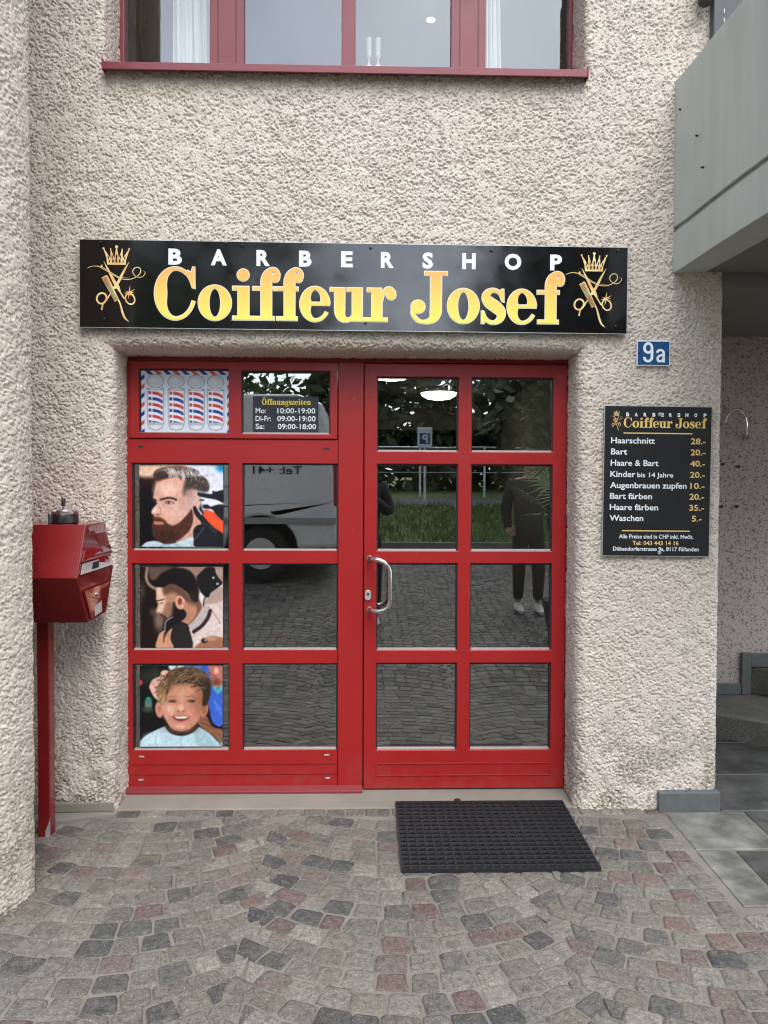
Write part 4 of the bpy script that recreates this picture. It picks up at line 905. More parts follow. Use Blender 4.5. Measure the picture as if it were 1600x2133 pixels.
p.poly([(590, 712), (650, 660), (715, 575), (760, 502), (835, 520), (800, 620), (720, 720), (650, 770)], (188, 176, 174), 6); p.line([(842, 545), (812, 630), (745, 718), (655, 782)], 40, (40, 34, 38), 5)
p.line([(330, 785), (345, 665), (422, 620)], 9, (190, 182, 182), 3); p.poly([(352, 672), (424, 622), (520, 670), (440, 712), (360, 742)], (22, 22, 25), 4)
p.poly([(228, 912), (250, 850), (272, 800), (332, 770), (322, 870), (352, 800), (412, 738), (392, 830), (400, 890), (422, 970), (240, 970)], (208, 152, 122), 5); p.line([(322, 790), (318, 900)], 12, (80, 46, 36), 6); p.line([(372, 800), (360, 900)], 8, (150, 98, 76), 8)
p.poly([(680, 940), (730, 900), (820, 840), (900, 830), (990, 862), (990, 970), (690, 970)], (160, 108, 84), 10); p.ell(775, 882, 36, 30, (38, 32, 32), 5); p.ell(788, 878, 14, 16, (150, 140, 138), 5); p.ell(850, 860, 60, 24, (196, 146, 116), 16)
p.build('man_in_profile_poster', 'poster of a dark haired man in profile having his beard trimmed', -1.0898, -.6925, .7226, 1.1180, YP)

p = Paint(55, 1165, 972, 2060, (16, 17, 18), 180)
p.ell(180, 1280, 120, 80, (40, 44, 36), 60); p.ell(230, 1240, 20, 120, (60, 64, 56), 20, .5)
p.poly([(370, 1155), (840, 1155), (980, 1380), (980, 1810), (860, 1790), (800, 1560), (600, 1300)], (58, 98, 200), 8); p.poly([(370, 1155), (560, 1155), (510, 1215), (385, 1225)], (206, 230, 246), 8); p.poly([(560, 1155), (740, 1155), (760, 1300), (600, 1230)], (86, 120, 205), 14); p.line([(880, 1560), (960, 1700)], 30, (84, 128, 224), 20); p.poly([(850, 1380), (980, 1375), (980, 1440), (910, 1480)], (90, 170, 190), 14); p.poly([(905, 1385), (940, 1400), (920, 1450)], (20, 140, 110), 8)
p.poly([(800, 1155), (980, 1155), (980, 1370), (890, 1395), (845, 1310), (830, 1220)], (192, 112, 96), 10); p.ell(905, 1215, 26, 36, (236, 176, 160), 20); p.ell(900, 1350, 60, 30, (120, 60, 52), 20); p.line([(850, 1300), (930, 1310)], 10, (120, 56, 50), 6)
p.ell(150, 1590, 40, 75, (96, 124, 112), 14); p.ell(152, 1535, 28, 24, (26, 140, 116), 8); p.ell(68, 1350, 18, 30, (206, 60, 60), 8); p.ell(140, 1650, 60, 30, (60, 70, 66), 20)
p.poly([(158, 1400), (196, 1320), (278, 1282), (292, 1232), (340, 1212), (384, 1240), (360, 1300), (300, 1340), (270, 1420), (262, 1540), (205, 1500)], (224, 178, 164), 6); p.line([(200, 1360), (235, 1440), (245, 1500)], 10, (186, 132, 120), 8); p.line([(240, 1320), (280, 1400)], 10, (196, 144, 132), 8)
p.poly([(690, 1805), (740, 1722), (800, 1730), (830, 1790), (870, 1850), (980, 1885), (980, 2050), (860, 1960), (780, 1880)], (138, 90, 68), 8); p.line([(740, 1760), (800, 1770), (830, 1800)], 8, (84, 50, 38), 6); p.line([(730, 1800), (800, 1815), (850, 1860)], 8, (84, 50, 38), 6)
p.poly([(50, 2070), (62, 1995), (150, 1920), (362, 1828), (430, 1890), (560, 1885), (690, 1840), (800, 1900), (890, 1980), (940, 2070)], (186, 216, 228), 5); p.ell(200, 1980, 90, 60, (206, 234, 240), 50); p.poly([(640, 1880), (740, 1880), (860, 1990), (900, 2070), (700, 2070)], (150, 186, 190), 30, .7); p.line([(260, 1890), (230, 1990), (240, 2060)], 10, (160, 194, 214), 10); p.line([(500, 1920), (520, 2060)], 16, (164, 198, 206), 14); p.line([(860, 1930), (960, 2050)], 12, (40, 60, 64), 8)
p.line([(360, 1842), (420, 1898), (520, 1918), (620, 1890), (690, 1832)], 50, (24, 27, 28), 4)
p.ell(268, 1655, 40, 86, (212, 148, 124), 6, 1, -.15); p.ell(272, 1650, 20, 50, (190, 112, 92), 12); p.ell(772, 1655, 40, 82, (196, 130, 108), 6, 1, .2); p.ell(772, 1655, 18, 44, (150, 88, 70), 12)
p.poly([(296, 1540), (330, 1430), (480, 1365), (640, 1370), (760, 1430), (772, 1560), (752, 1650), (728, 1730), (680, 1810), (600, 1872), (510, 1892), (424, 1872), (360, 1800), (312, 1700), (298, 1620)], (200, 142, 114), 5)
p.ell(385, 1650, 60, 60, (232, 184, 162), 50, .85); p.ell(540, 1450, 130, 55, (206, 150, 122), 45); p.ell(660, 1690, 60, 60, (216, 148, 128), 40); p.ell(715, 1560, 70, 190, (150, 94, 72), 60, .75); p.ell(520, 1870, 160, 40, (150, 92, 72), 40, .6); p.ell(330, 1560, 30, 120, (196, 140, 116), 30, .6); p.ell(505, 1840, 80, 30, (224, 170, 150), 24); p.ell(360, 1720, 40, 30, (214, 140, 126), 30, .6)
p.line([(330, 1470), (400, 1400), (480, 1360), (640, 1365), (750, 1440), (765, 1580)], 70, (140, 92, 68), 45, .75)
p.poly([(262, 1560), (250, 1450), (270, 1370), (340, 1270), (420, 1205), (540, 1180), (680, 1190), (790, 1250), (842, 1340), (838, 1480), (802, 1592), (752, 1600), (757, 1455), (700, 1378), (560, 1338), (470, 1338), (400, 1400), (352, 1500), (320, 1562)], (84, 62, 45), 8)
for hx, hy, ha in ((330, 1290, 3.6), (400, 1225, 4.1), (470, 1195, 4.4), (560, 1185, 4.9), (640, 1190, 5.2), (720, 1215, 5.6), (790, 1260, 5.9), (300, 1330, 3.3), (270, 1400, 3.0), (836, 1350, 6.1)): p.line([(hx + 30, hy + 40), (hx, hy), (hx + 46 * math.cos(ha), hy + 46 * math.sin(ha))], 16, (112, 86, 60), 4)
p.poly([(480, 1335), (600, 1300), (740, 1310), (836, 1360), (832, 1480), (802, 1592), (750, 1600), (754, 1450), (690, 1378), (560, 1345)], (50, 38, 31), 14); p.ell(300, 1500, 40, 70, (176, 138, 96), 25, .8)
hin = lambda x, y: (((x - 545) / 290) ** 2 + ((y - 1420) / 235) ** 2 < 1) and ((x - 560) / 225) ** 2 + ((y - 1600) / 285) ** 2 > 1.08
p.hair(150, 262, 1190, 800, 1420, lambda x, y: 2.5 + (x - 540) / 700, 95, [(158, 130, 98), (60, 44, 33), (118, 92, 66), (46, 33, 26), (186, 158, 122)], 8, hin, .75, 6, .4); p.hair(40, 262, 1380, 350, 1540, lambda x, y: 2.0, 70, [(206, 172, 124), (130, 98, 66)], 7, None, .6, 8); p.hair(30, 640, 1200, 840, 1320, lambda x, y: .5, 70, [(150, 120, 90), (60, 46, 38)], 7, None, .7, 9)
for ex in (415, 632):
    p.ell(ex, 1556, 56, 26, (176, 116, 92), 12, .8); p.ell(ex, 1557, 42, 13, (58, 38, 31), 8); p.ell(ex - 8, 1553, 5, 4, (170, 150, 140), 3); p.line([(ex - 46, 1590), (ex, 1600), (ex + 46, 1586)], 8, (186, 124, 104), 6, .8)
p.line([(350, 1532), (400, 1504), (458, 1510)], 12, (150, 104, 78), 7); p.line([(565, 1512), (630, 1504), (690, 1532)], 12, (140, 94, 70), 7)
p.ell(508, 1632, 26, 34, (226, 180, 158), 22, .8); p.ell(505, 1560, 18, 60, (214, 162, 138), 22, .6); p.ell(480, 1668, 13, 7, (136, 72, 60), 4); p.ell(540, 1670, 13, 7, (136, 72, 60), 4); p.line([(452, 1655), (470, 1675), (508, 1684), (548, 1676), (566, 1656)], 6, (178, 110, 92), 5, .8)
p.poly([(408, 1728), (460, 1722), (512, 1724), (560, 1724), (604, 1732), (570, 1766), (510, 1780), (455, 1768)], (110, 46, 44), 8); p.poly([(436, 1727), (512, 1726), (592, 1728), (566, 1748), (512, 1752), (462, 1748)], (236, 226, 216), 6); p.line([(448, 1780), (510, 1798), (582, 1778)], 15, (214, 120, 110), 6); p.line([(405, 1728), (460, 1716), (512, 1718), (570, 1716), (612, 1730)], 10, (186, 112, 98), 8, .8); p.line([(380, 1680), (396, 1730)], 7, (188, 122, 102), 7, .7); p.line([(640, 1680), (632, 1735)], 7, (176, 110, 92), 7, .7)
p.build('smiling_boy_poster', 'poster of a smiling boy in a pale blue barber cape', -1.0973, -.6955, .2370, .6345, YP)

# ------------------------------------------------------------------ red box on its post, ashtray
lb = thing('letter_box', 'red six sided metal box on a post beside the pillar', 'letter box', (-1.385, -.21, 0))
def boxpt(u, x): return (x, u[0], u[1])
prof = [(-.42, 1.348), (-.05, 1.348), (-.03, 1.143), (-.09, .945), (-.35, .940), (-.50, 1.141)]
xr = [-1.1255, -1.172, -1.1445, -1.157, -1.144, -1.133]
b = MB(); n = 6
V = [(-1.62, y, z) for y, z in prof] + [(xr[i], y, z) for i, (y, z) in enumerate(prof)]
b.add(V, [(i, (i + 1) % n, n + (i + 1) % n, n + i) for i in range(n)] + [(5, 2, 1, 0), (5, 4, 3, 2), (n + 0, n + 1, n + 2, n + 5), (n + 5, n + 2, n + 3, n + 4)])
lbody = b.build('body', m_box, lb, bevel=.003)
MB().box(-1.405, -1.353, -.235, -.175, -.03, .945).build('post', m_box, lb, bevel=.004)
b = MB(); b.prism([(-1.3725, -.03), (-1.3522, -.03), (-1.3522, .075), (-1.360, .05), (-1.3725, .02)], 1, -.2365, -.2352); b.build('bare_metal_patch', m_alu, lb)
def end_pt(u, v, off):
    """point on the box's right end: u from near to far, v from 1 (top) over 0 (middle crease) to -1 (bottom)"""
    i, j = (0, 1) if v >= 0 else (4, 3); w = abs(v); L = lambda p_, q, t: tuple(a_ + (c_ - a_) * t for a_, c_ in zip(p_, q))
    N_ = L((xr[5], *prof[5]), (xr[i], *prof[i]), w); F_ = L((xr[2], *prof[2]), (xr[j], *prof[j]), w); q = L(N_, F_, u); return (q[0] + off, q[1], q[2])
def end_plate(q, off, th, name, mat, par):
    b = MB(); b.add([end_pt(u, v, off) for u, v in q] + [end_pt(u, v, off + th) for u, v in q], [(0, 1, 2, 3), (7, 6, 5, 4), (0, 4, 5, 1), (1, 5, 6, 2), (2, 6, 7, 3), (3, 7, 4, 0)]); return b.build(name, mat, par)
m_plate = M('clear_name_plate', (.42, .26, .25), .25, .25, 50)
end_plate([(.16, .97), (.84, .97), (.84, .78), (.16, .80)], .003, .002, 'name_plate', m_plate, lb)
end_plate([(.05, .50), (.95, .50), (.97, .30), (.04, .30)], .002, .008, 'coin_flap', M('flap_red', (.20, .008, .010), .12, coat=.6), lb)
stx = end_plate([(.07, .25), (.95, .25), (.96, .05), (.06, .05)], .003, .002, 'sticker', m_label, lb)
end_plate([(.36, .22), (.55, .22), (.53, .09), (.34, .09)], .0052, .0006, 'sticker_print', m_bead, stx)
end_plate([(.74, .22), (.90, .22), (.90, .14), (.74, .14)], .0052, .0006, 'sticker_print', m_plate, stx)
dr = end_plate([(.06, -.30), (.88, -.30), (.84, -.94), (.10, -.94)], .002, .007, 'service_door', M('door_red', (.25, .012, .013), .10, .1, 3, coat=.8), lb)
c_ = end_pt(.42, -.48, .010); k = MB(); k.lathe([(.010, 0), (.010, .004), (.006, .005)], c_, 'x', 14); k.build('lock', m_chrome, dr)
end_plate([(.30, -.72), (.58, -.64), (.62, -.90), (.26, -.92)], .0095, .0006, 'torn_sticker', m_label, dr)
b = MB(); b.box(-1.28, -1.26, -.30, -.28, .930, .942); b.build('drain_knob', m_dark, lb)
ash = thing('ashtray', 'round black push ashtray with chrome lid standing on the red box', 'ashtray', (-1.262, -.30, 1.3485))
k = MB(); k.lathe([(.057, 0), (.060, .003), (.060, .036), (.059, .038)], (-1.262, -.30, 1.3485), 'z', 32); k.build('bowl', m_blackplastic, ash, smooth=True)
k = MB(); k.lathe([(.0605, .0385), (.0615, .041), (.0615, .052), (.058, .056), (.02, .060), (.004, .061)], (-1.262, -.30, 1.3485), 'z', 32); lidm = k.build('lid', m_chrome, ash, smooth=True)
k = MB(); k.lathe([(.005, .0612), (.005, .072), ], (-1.262, -.30, 1.3485), 'z', 14); k.build('rod', m_chrome, ash)
k = MB(); k.lathe([(.006, .0722), (.0085, .074), (.0085, .103), (.006, .106)], (-1.262, -.30, 1.3485), 'z', 16); k.build('push_knob', m_blackplastic, ash, smooth=True)

# ------------------------------------------------------------------ rubber mat
mat_ = thing('door_mat', 'black studded rubber mat lying in front of the door', 'mat', (.545, -.24, zg(-.24)))
mx0, mx1, my0, my1 = .147, .943, -.549, .060; th = math.atan(.044)
b = MB(); b.box(mx0, mx1, my0, my1, -.002, .005); nxm, nym = 22, 17
cw, chh = (mx1 - mx0) / nxm, (my1 - my0) / nym
b.box(mx0, mx1, my0, my0 + .006, .0051, .013); b.box(mx0, mx1, my1 - .006, my1, .0051, .013); b.box(mx0, mx0 + .006, my0 + .0061, my1 - .0061, .0051, .013); b.box(mx1 - .006, mx1, my0 + .0061, my1 - .0061, .0051, .013)
for i in range(nxm):
    for j in range(nym):
        cx, cy = mx0 + (i + .5) * cw, my0 + (j + .5) * chh
        b.box(cx - cw * .5 + .0005, cx + cw * .5 - .0005, cy + chh * .22, cy + chh * .49, .0051, .0122)
        b.box(cx - cw * .5 + .0005, cx - cw * .26, cy - chh * .36, cy + chh * .219, .0051, .0120)
        for r0, r1, hgt in ((.0150, .0122, .0142), (.0095, .0070, .0138)):
            V = []; nn = 8
            for q in range(nn + 1):
                a = R(8 + 164 * q / nn)
                for r, z in ((r0, .0051), (r0, hgt), (r1, hgt), (r1, .0051)): V.append((cx + .002 + r * math.cos(a), cy - chh * .36 + r * 1.15 * math.sin(a), z))
            F = []
            for q in range(nn): F += [(4 * q + c_, 4 * q + (c_ + 1) % 4, 4 * q + 4 + (c_ + 1) % 4, 4 * q + 4 + c_) for c_ in range(4)]
            F += [(0, 1, 2, 3), tuple(4 * nn + c_ for c_ in (3, 2, 1, 0))]; b.add(V, F)
b.v = [(x, y, z + .044 * y + .006) for x, y, z in b.v]
b.build('mat_sheet', m_rubber, mat_)

# ------------------------------------------------------------------ wall bracket in the recess, railing on the balcony
hk = thing('wall_hook', 'thin curved chrome hook with rosette on the recess wall', 'hook', (2.45, 1.5, 1.95))
k = MB(); k.tube([(2.355, 1.497, 1.935), (2.362, 1.46, 1.955), (2.372, 1.45, 2.0), (2.398, 1.45, 2.032), (2.432, 1.45, 2.042), (2.468, 1.45, 2.028), (2.492, 1.45, 1.99), (2.500, 1.45, 1.94), (2.503, 1.455, 1.875), (2.512, 1.497, 1.856)], .0062, 10); k.build('rod', m_chrome, hk, smooth=True)
k = MB(); k.lathe([(.020, 0), (.018, -.008), (.012, -.016)], (2.518, 1.4985, 1.852), 'y', 18); k.build('rosette', m_chrome, hk, smooth=True)
MB().box(2.335, 2.385, 1.485, 1.4985, 1.928, 1.940).build('foot_plate', m_chrome, hk)
for x, z in ((2.365, 1.68), (2.47, 1.665), (2.36, 1.40), (2.46, 1.40)): MB().lathe([(.010, 0), (.011, -.012)], (x, 1.4985, z), 'y', 10).build('wall_plug', m_brown, bld)
rg = thing('balcony_railing', 'dark metal railing post and handrail end above the balcony', 'railing', (1.6, -.03, 3.38))
MB().box(1.571, 1.616, -.05, -.006, 3.20, 4.25).build('post', m_dark, rg, bevel=.004)
k = MB(); k.tube([(1.518, -.06, 3.682), (1.520, -.06, 3.69), (1.524, -.06, 3.71), (1.536, -.06, 3.8), (1.575, -.06, 4.1), (1.59, -.06, 4.25)], [.012, .024, .031, .032, .032, .032], 16); k.build('handrail', m_brown, rg, smooth=True)
MB().box(1.620, 2.6, -.035, -.02, 3.40, 4.25).build('infill_panel', m_dark, rg)
for z in (3.56, 3.62, 3.66): MB().box(1.6165, 1.6195, -.0505, -.047, z, z + .018).build('paint_chip', m_white, rg)

# ------------------------------------------------------------------ ground
def sheet(name, x0, x1, ys, dz, mat, parent=None):
    V = []; F = []
    for y in ys: V += [(x0, y, zg(y) + dz), (x1, y, zg(y) + dz)]
    for i in range(len(ys) - 1): F.append((2 * i, 2 * i + 1, 2 * i + 3, 2 * i + 2))
    m = MB(); m.add(V, F); return m.build(name, mat, parent)
g = MB(); V = []; F = []
prof = [(6.6, -.06), (.3, -.03), (.0, -.018), (-2, zg(-2) - .018), (-8.2, zg(-8.2) - .018), (-8.3, .4), (-60, .4), (-250, .4)]
for y, z in prof: V += [(-250, y, z), (250, y, z)]
g.add(V, [(2 * i, 2 * i + 1, 2 * i + 3, 2 * i + 2) for i in range(len(prof) - 1)])
tag(g.build('ground', m_mort), 'sandy mortar bed under the paving stones', 'ground', kind='structure')
sheet_y = [.05] + [-.25 * i for i in range(1, 33)] + [-8.2]
m_ = sheet('mortar_bed', -6, 6, [.02] + [-.25 * k for k in range(1, 9)] + [-2.1], -.0015, m_mort)
m2_ = sheet('open_joints', -6, 6, [-2.1] + [-.25 * k for k in range(9, 33)] + [-8.2], -.0025, M('dark_joint', (.07, .068, .06), .95, .3, 20))
tag(m2_, 'dark open joints of the forecourt further from the door', 'ground', kind='structure')
tag(m_, 'pale mortar filling the joints between the cobblestones', 'ground', kind='structure')

PAL = [(.152, .141, .117), (.135, .124, .103), (.168, .156, .131), (.118, .108, .091), (.182, .170, .143), (.140, .123, .100), (.126, .118, .102)]
PALD = [(.068, .067, .062), (.080, .078, .072), (.092, .088, .080), (.060, .060, .057)]
PALR = [(.115, .080, .070), (.130, .092, .078), (.105, .070, .062), (.140, .108, .092), (.118, .090, .080)]
V = []; F = []; C_ = []
def stone(q, zf, fine=True):
    """one rounded sett from four corners (x, y)"""
    c = random.random(); base = random.choice(PALR) if c < .105 else random.choice(PALD) if c < .27 else random.choice(PAL)
    j = random.uniform(.88, 1.12); base = tuple(v * j for v in base)
    cx = sum(p_[0] for p_ in q) / 4; cy = sum(p_[1] for p_ in q) / 4; h = random.uniform(.002, .0065) if fine else .004
    ring = []
    for i in range(4):
        p0, p1, p2 = q[i - 1], q[i], q[(i + 1) % 4]; t = random.uniform(.08, .22)
        ring += [(p1[0] + (p0[0] - p1[0]) * t, p1[1] + (p0[1] - p1[1]) * t)]
        if fine: ring += [(p1[0] * .93 + (p0[0] + p2[0]) * .035, p1[1] * .93 + (p0[1] + p2[1]) * .035)]
        ring += [(p1[0] + (p2[0] - p1[0]) * t, p1[1] + (p2[1] - p1[1]) * t)]
    n = len(ring); o = len(V); jit = .003 if fine else 0
    ring = [(x + random.uniform(-jit, jit), y + random.uniform(-jit, jit)) for x, y in ring]
    tx, ty = random.uniform(-.02, .02), random.uniform(-.02, .02)
    lay = ((1.0, -.004), (.95, h * .68), (.78, h)) if fine else ((1., -.004), (.93, h))
    for s_, dz in lay:
        for x, y in ring:
            X, Y = cx + (x - cx) * s_, cy + (y - cy) * s_; V.append((X, Y, zf(Y) + dz + ((X - cx) * tx + (Y - cy) * ty if dz > 0 else 0))); C_.append(base)
    for a in range(len(lay) - 1):
        for i in range(n): F.append((o + a * n + i, o + a * n + (i + 1) % n, o + (a + 1) * n + (i + 1) % n, o + (a + 1) * n + i))
    F.append(tuple(o + (len(lay) - 1) * n + i for i in range(n)))
Wl, ang = 1.10, R(37); Rr = Wl / 2 / math.sin(ang); pitch = .094
def cobbles():
    for lane in range(-5, 6):
        xc = .155 + lane * Wl
        for row in range(-14, 100):
            nst = int(2 * ang * Rr / .094); off = random.uniform(-.3, .3) / nst
            eL = ((.034 if row % 2 else -.034) + .012 * math.sin(row * 5.1 + lane * 2.3)) / Rr; eR = ((.034 if row % 2 else -.034) + .012 * math.sin(row * 5.1 + (lane + 1) * 2.3)) / Rr
            ths = [-ang + 2 * ang * (k + (random.uniform(-.12, .12) if 0 < k < nst else 0)) / nst + (off * ang if 0 < k < nst else 0) for k in range(nst + 1)]
            ths[0] += eL; ths[-1] += eR
            yc = .55 - row * pitch + Rr * math.cos(ang) - 0.0
            for k in range(nst):
                g_ = .0027; a0, a1 = ths[k] + g_ / Rr, ths[k + 1] - g_ / Rr; q = []
                sh_ = lambda a: max(-ang + eL, min(ang + eR, a + pitch * math.sin(a) / Rr))
                if k == 0: b0 = -ang + eL + g_ / Rr
                else: b0 = sh_(a0)
                b1 = ang + eR - g_ / Rr if k == nst - 1 else sh_(a1)
                if b1 - b0 < .022 / Rr: b1 = min(ang + eR, b0 + .022 / Rr); b0 = b1 - .022 / Rr
                for a, dy in ((b0, -pitch + g_ * 1.3), (b1, -pitch + g_ * 1.3), (a1, -g_ * 1.3), (a0, -g_ * 1.3)):
                    q.append((xc + Rr * math.sin(a) + random.uniform(-.005, .005), yc - Rr * math.cos(a) + dy + random.uniform(-.005, .005)))
                mxx = sum(p_[0] for p_ in q) / 4; my = sum(p_[1] for p_ in q) / 4
                if my < -8.15 or mxx < -5 or mxx > 5: continue
                lim = -.075 if mxx > -1.15 else (.02 if mxx < -1.5 else -.10)
                if my > lim: continue
                if mxx > 1.374 and my > -.80: continue
                if mxx > 1.335 and my > -1.4 and mxx > 1.6: continue
                q = [(min(x, 1.386) if my > -.8 and mxx < 1.4 else x, min(y, lim + .045)) for x, y in q]
                stone(q, zg, my > -2.2)
    x = -1.14
    while x < 1.36:                                     # the straight border course along the threshold
        w = random.uniform(.085, .125); stone([(x + .004, -.052), (x + w - .004, -.054), (x + w - .004, .012), (x + .004, .014)], zg); x += w
cobbles()
me = MB(); me.v = V; me.f = F; me.c = C_; me.mi = [0] * len(F)
pv = me.build('pavement', m_stone, None, fix=False); pv.data.polygons.foreach_set('use_smooth', [len(f) == 4 for f in F])
tag(pv, 'grey and reddish cobblestones laid in curved rows before the door', 'pavement', kind='structure')
# slate slabs on the right
g = MB(); g.add([(1.388, -1.42, zg(-1.42) - .004), (4.3, -1.42, zg(-1.42) - .004), (4.3, 0, -.004), (1.388, 0, -.004), (1.64, 0, -.004), (4.3, 0, -.004), (4.3, 1.49, .006), (1.64, 1.49, .006)], [(0, 1, 2, 3), (4, 5, 6, 7)]); tag(g.build('paving_joint', M('slab_joint', (.075, .073, .066), .95, .3, 20)), 'dark joints between the slate slabs', 'ground', kind='structure')
V2 = MB()
def slab(q, c, z=0.004):
    j = random.uniform(.92, 1.08); V2.col = tuple(v * j for v in c); cx = sum(a for a, _ in q) / len(q); cy = sum(b_ for _, b_ in q) / len(q)
    def sh(p_, d): L = math.hypot(p_[0] - cx, p_[1] - cy); return (p_[0] - (p_[0] - cx) / L * d, p_[1] - (p_[1] - cy) / L * d)
    n = len(q); A = [sh(p_, .006) for p_ in q]; B_2 = [sh(p_, .012) for p_ in q]
    V2.add([(x, y, zg(y) - .02) for x, y in A] + [(x, y, zg(y) + z - .003) for x, y in A] + [(x, y, zg(y) + z) for x, y in B_2],
           [(i, (i + 1) % n, n + (i + 1) % n, n + i) for i in range(n)] + [(n + i, n + (i + 1) % n, 2 * n + (i + 1) % n, 2 * n + i) for i in range(n)] + [tuple(range(2 * n, 3 * n))])
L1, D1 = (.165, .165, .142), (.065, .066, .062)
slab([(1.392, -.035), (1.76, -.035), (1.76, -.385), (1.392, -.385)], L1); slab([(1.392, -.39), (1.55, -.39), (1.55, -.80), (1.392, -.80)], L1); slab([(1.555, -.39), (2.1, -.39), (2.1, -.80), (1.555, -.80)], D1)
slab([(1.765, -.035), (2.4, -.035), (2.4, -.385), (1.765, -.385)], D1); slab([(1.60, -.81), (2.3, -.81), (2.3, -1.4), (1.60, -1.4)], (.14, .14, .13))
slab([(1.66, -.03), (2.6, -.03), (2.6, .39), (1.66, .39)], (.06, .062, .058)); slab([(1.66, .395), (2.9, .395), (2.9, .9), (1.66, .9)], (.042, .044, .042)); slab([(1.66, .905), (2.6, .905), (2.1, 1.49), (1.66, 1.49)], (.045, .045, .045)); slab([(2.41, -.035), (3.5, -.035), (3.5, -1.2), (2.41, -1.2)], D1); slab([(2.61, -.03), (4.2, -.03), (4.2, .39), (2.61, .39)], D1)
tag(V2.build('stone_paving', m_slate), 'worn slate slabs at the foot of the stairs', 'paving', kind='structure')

# ------------------------------------------------------------------ what the glass mirrors: the street behind the camera
m_grass = M('lawn', (.12, .19, .045), .9, .35, 8, .6, 120, .02); m_road = M('asphalt', (.085, .085, .088), .85, .15, 6, .4, 90, .004)
ZV = zg(-8.2)
MB().box(-30, 30, -8.45, -8.25, ZV - .2, ZV + .13).build('kerb', m_thresh).update_tag()
for o in COL.objects:
    if o.name.startswith('kerb') and o.parent is None: tag(o, 'stone kerb edging the grass verge across the forecourt', 'kerb', kind='structure')
g = MB(); g.add([(-40, -8.45, ZV + .10), (40, -8.45, ZV + .10), (40, -13, 1.22), (-40, -13, 1.22)], [(0, 1, 2, 3)]); tag(g.build('verge', m_grass), 'grassy bank across the forecourt mirrored in the door glass', 'grass', kind='structure')
g = MB(); g.add([(-60, -13, 1.215), (60, -13, 1.215), (60, -18, 1.36), (-60, -18, 1.36)], [(0, 1, 2, 3)]); tag(g.build('road', m_road), 'asphalt road beyond the verge mirrored in the door glass', 'road', kind='structure')
g = MB(); g.add([(-90, -18, 1.35), (90, -18, 1.35), (90, -60, 3.0), (-90, -60, 3.0)], [(0, 1, 2, 3)]); tag(g.build('field', m_grass), 'grass field beyond the road', 'grass', kind='structure')
def leaves(n, cen, rad, size, cols, seed, clump=40, flat=.8):
    rg_ = np.random.default_rng(seed); d = rg_.normal(size=(clump, 3)); d /= np.linalg.norm(d, axis=1)[:, None]
    cc = np.array(cen) + d * (rg_.random((clump, 1)) ** .45) * np.array(rad); k_ = rg_.integers(0, clump, n)
    P = cc[k_] + rg_.normal(size=(n, 3)) * np.array(rad) * .16; a = rg_.normal(size=(n, 3)); a /= np.linalg.norm(a, axis=1)[:, None]; b2 = np.cross(a, rg_.normal(size=(n, 3))); b2 /= np.linalg.norm(b2, axis=1)[:, None]
    s = size * (.6 + .8 * rg_.random((n, 1))); Vv = np.stack([P - a * s, P + b2 * s * .5, P + a * s, P - b2 * s * .5], 1).reshape(-1, 3)
    return Vv, np.arange(4 * n).reshape(n, 4)
m_leaf = [M('leaf_dark', (.060, .085, .028), .6, .5, 1.5), M('leaf_mid', (.12, .19, .05), .6, .5, 1.5)]
m_bark = M('bark', (.055, .045, .036), .9, .3, 8)
def tree(x, y, z, h, rad, lab, seed, n=5000, mi=0, lift=.62, size=.14):
    t = thing('tree', lab, 'tree', (x, y, z), 'trees across the road')
    k_ = MB(); k_.tube([(x, y, z - .1), (x + .05, y, z + h * .3), (x - .1, y + .1, z + h * .6), (x, y, z + h * .9)], [.26, .2, .13, .04], 10)
    rg_ = random.Random(seed)
    for q in range(6):
        a = rg_.uniform(0, 6.28); zz = z + h * rg_.uniform(.3, .6); k_.tube([(x, y, zz), (x + math.cos(a) * rad * .4, y + math.sin(a) * rad * .4, zz + h * .14), (x + math.cos(a) * rad * .8, y + math.sin(a) * rad * .8, zz + h * .22)], [.09, .06, .02], 6)
    k_.build('trunk', m_bark, t, smooth=True); Vv, Ff = leaves(n, (x, y, z + h * lift), (rad, rad, h * .40), size, None, seed); np_mesh('crown', Vv, Ff, m_leaf[mi], t, False)
tree(-2.9, -12.5, .9, 6.5, 2.6, 'leafy tree with dark trunk mirrored in the transom pane', 3, 3600, 1, .66, .13)
tree(4.6, -11.5, .8, 7.0, 2.5, 'tree with hanging leaves mirrored in the upper right door pane', 4, 6500, 0, .58, .15)
tree(-10.4, -21, 1.4, 14, 5.6, 'tall tree at the left end of the mirrored tree line', 5, 15000, 0, .52, .2)
tree(8.6, -22, 1.4, 13, 5.0, 'tall tree at the right end of the mirrored tree line', 6, 15000, 0, .52, .2)
tree(18, -20, 1.4, 16, 5.5, 'broad tree at the far right of the mirrored street', 7, 5000, 1, .55, .3)
tree(-21, -20, 1.4, 16, 5.5, 'broad tree at the far left of the mirrored street', 8, 5000, 1, .55, .3)
Vs, Fs, o_ = [], [], 0
for i, x in enumerate(np.arange(-20, 21, 2.6)):
    vv, ff = leaves(1700, (x, -25.5 + (i % 3) * .8, 3.0), (2.3, 1.8, 2.6 + .5 * ((i * 7) % 3)), .28, None, 40 + i, 26); Vs.append(vv); Fs.append(ff + o_); o_ += len(vv)
tag(np_mesh('woodland', np.concatenate(Vs), np.concatenate(Fs), m_leaf[0], None, False), 'dense dark green wood beyond the road, mirrored in the door glass', 'woodland', kind='stuff')
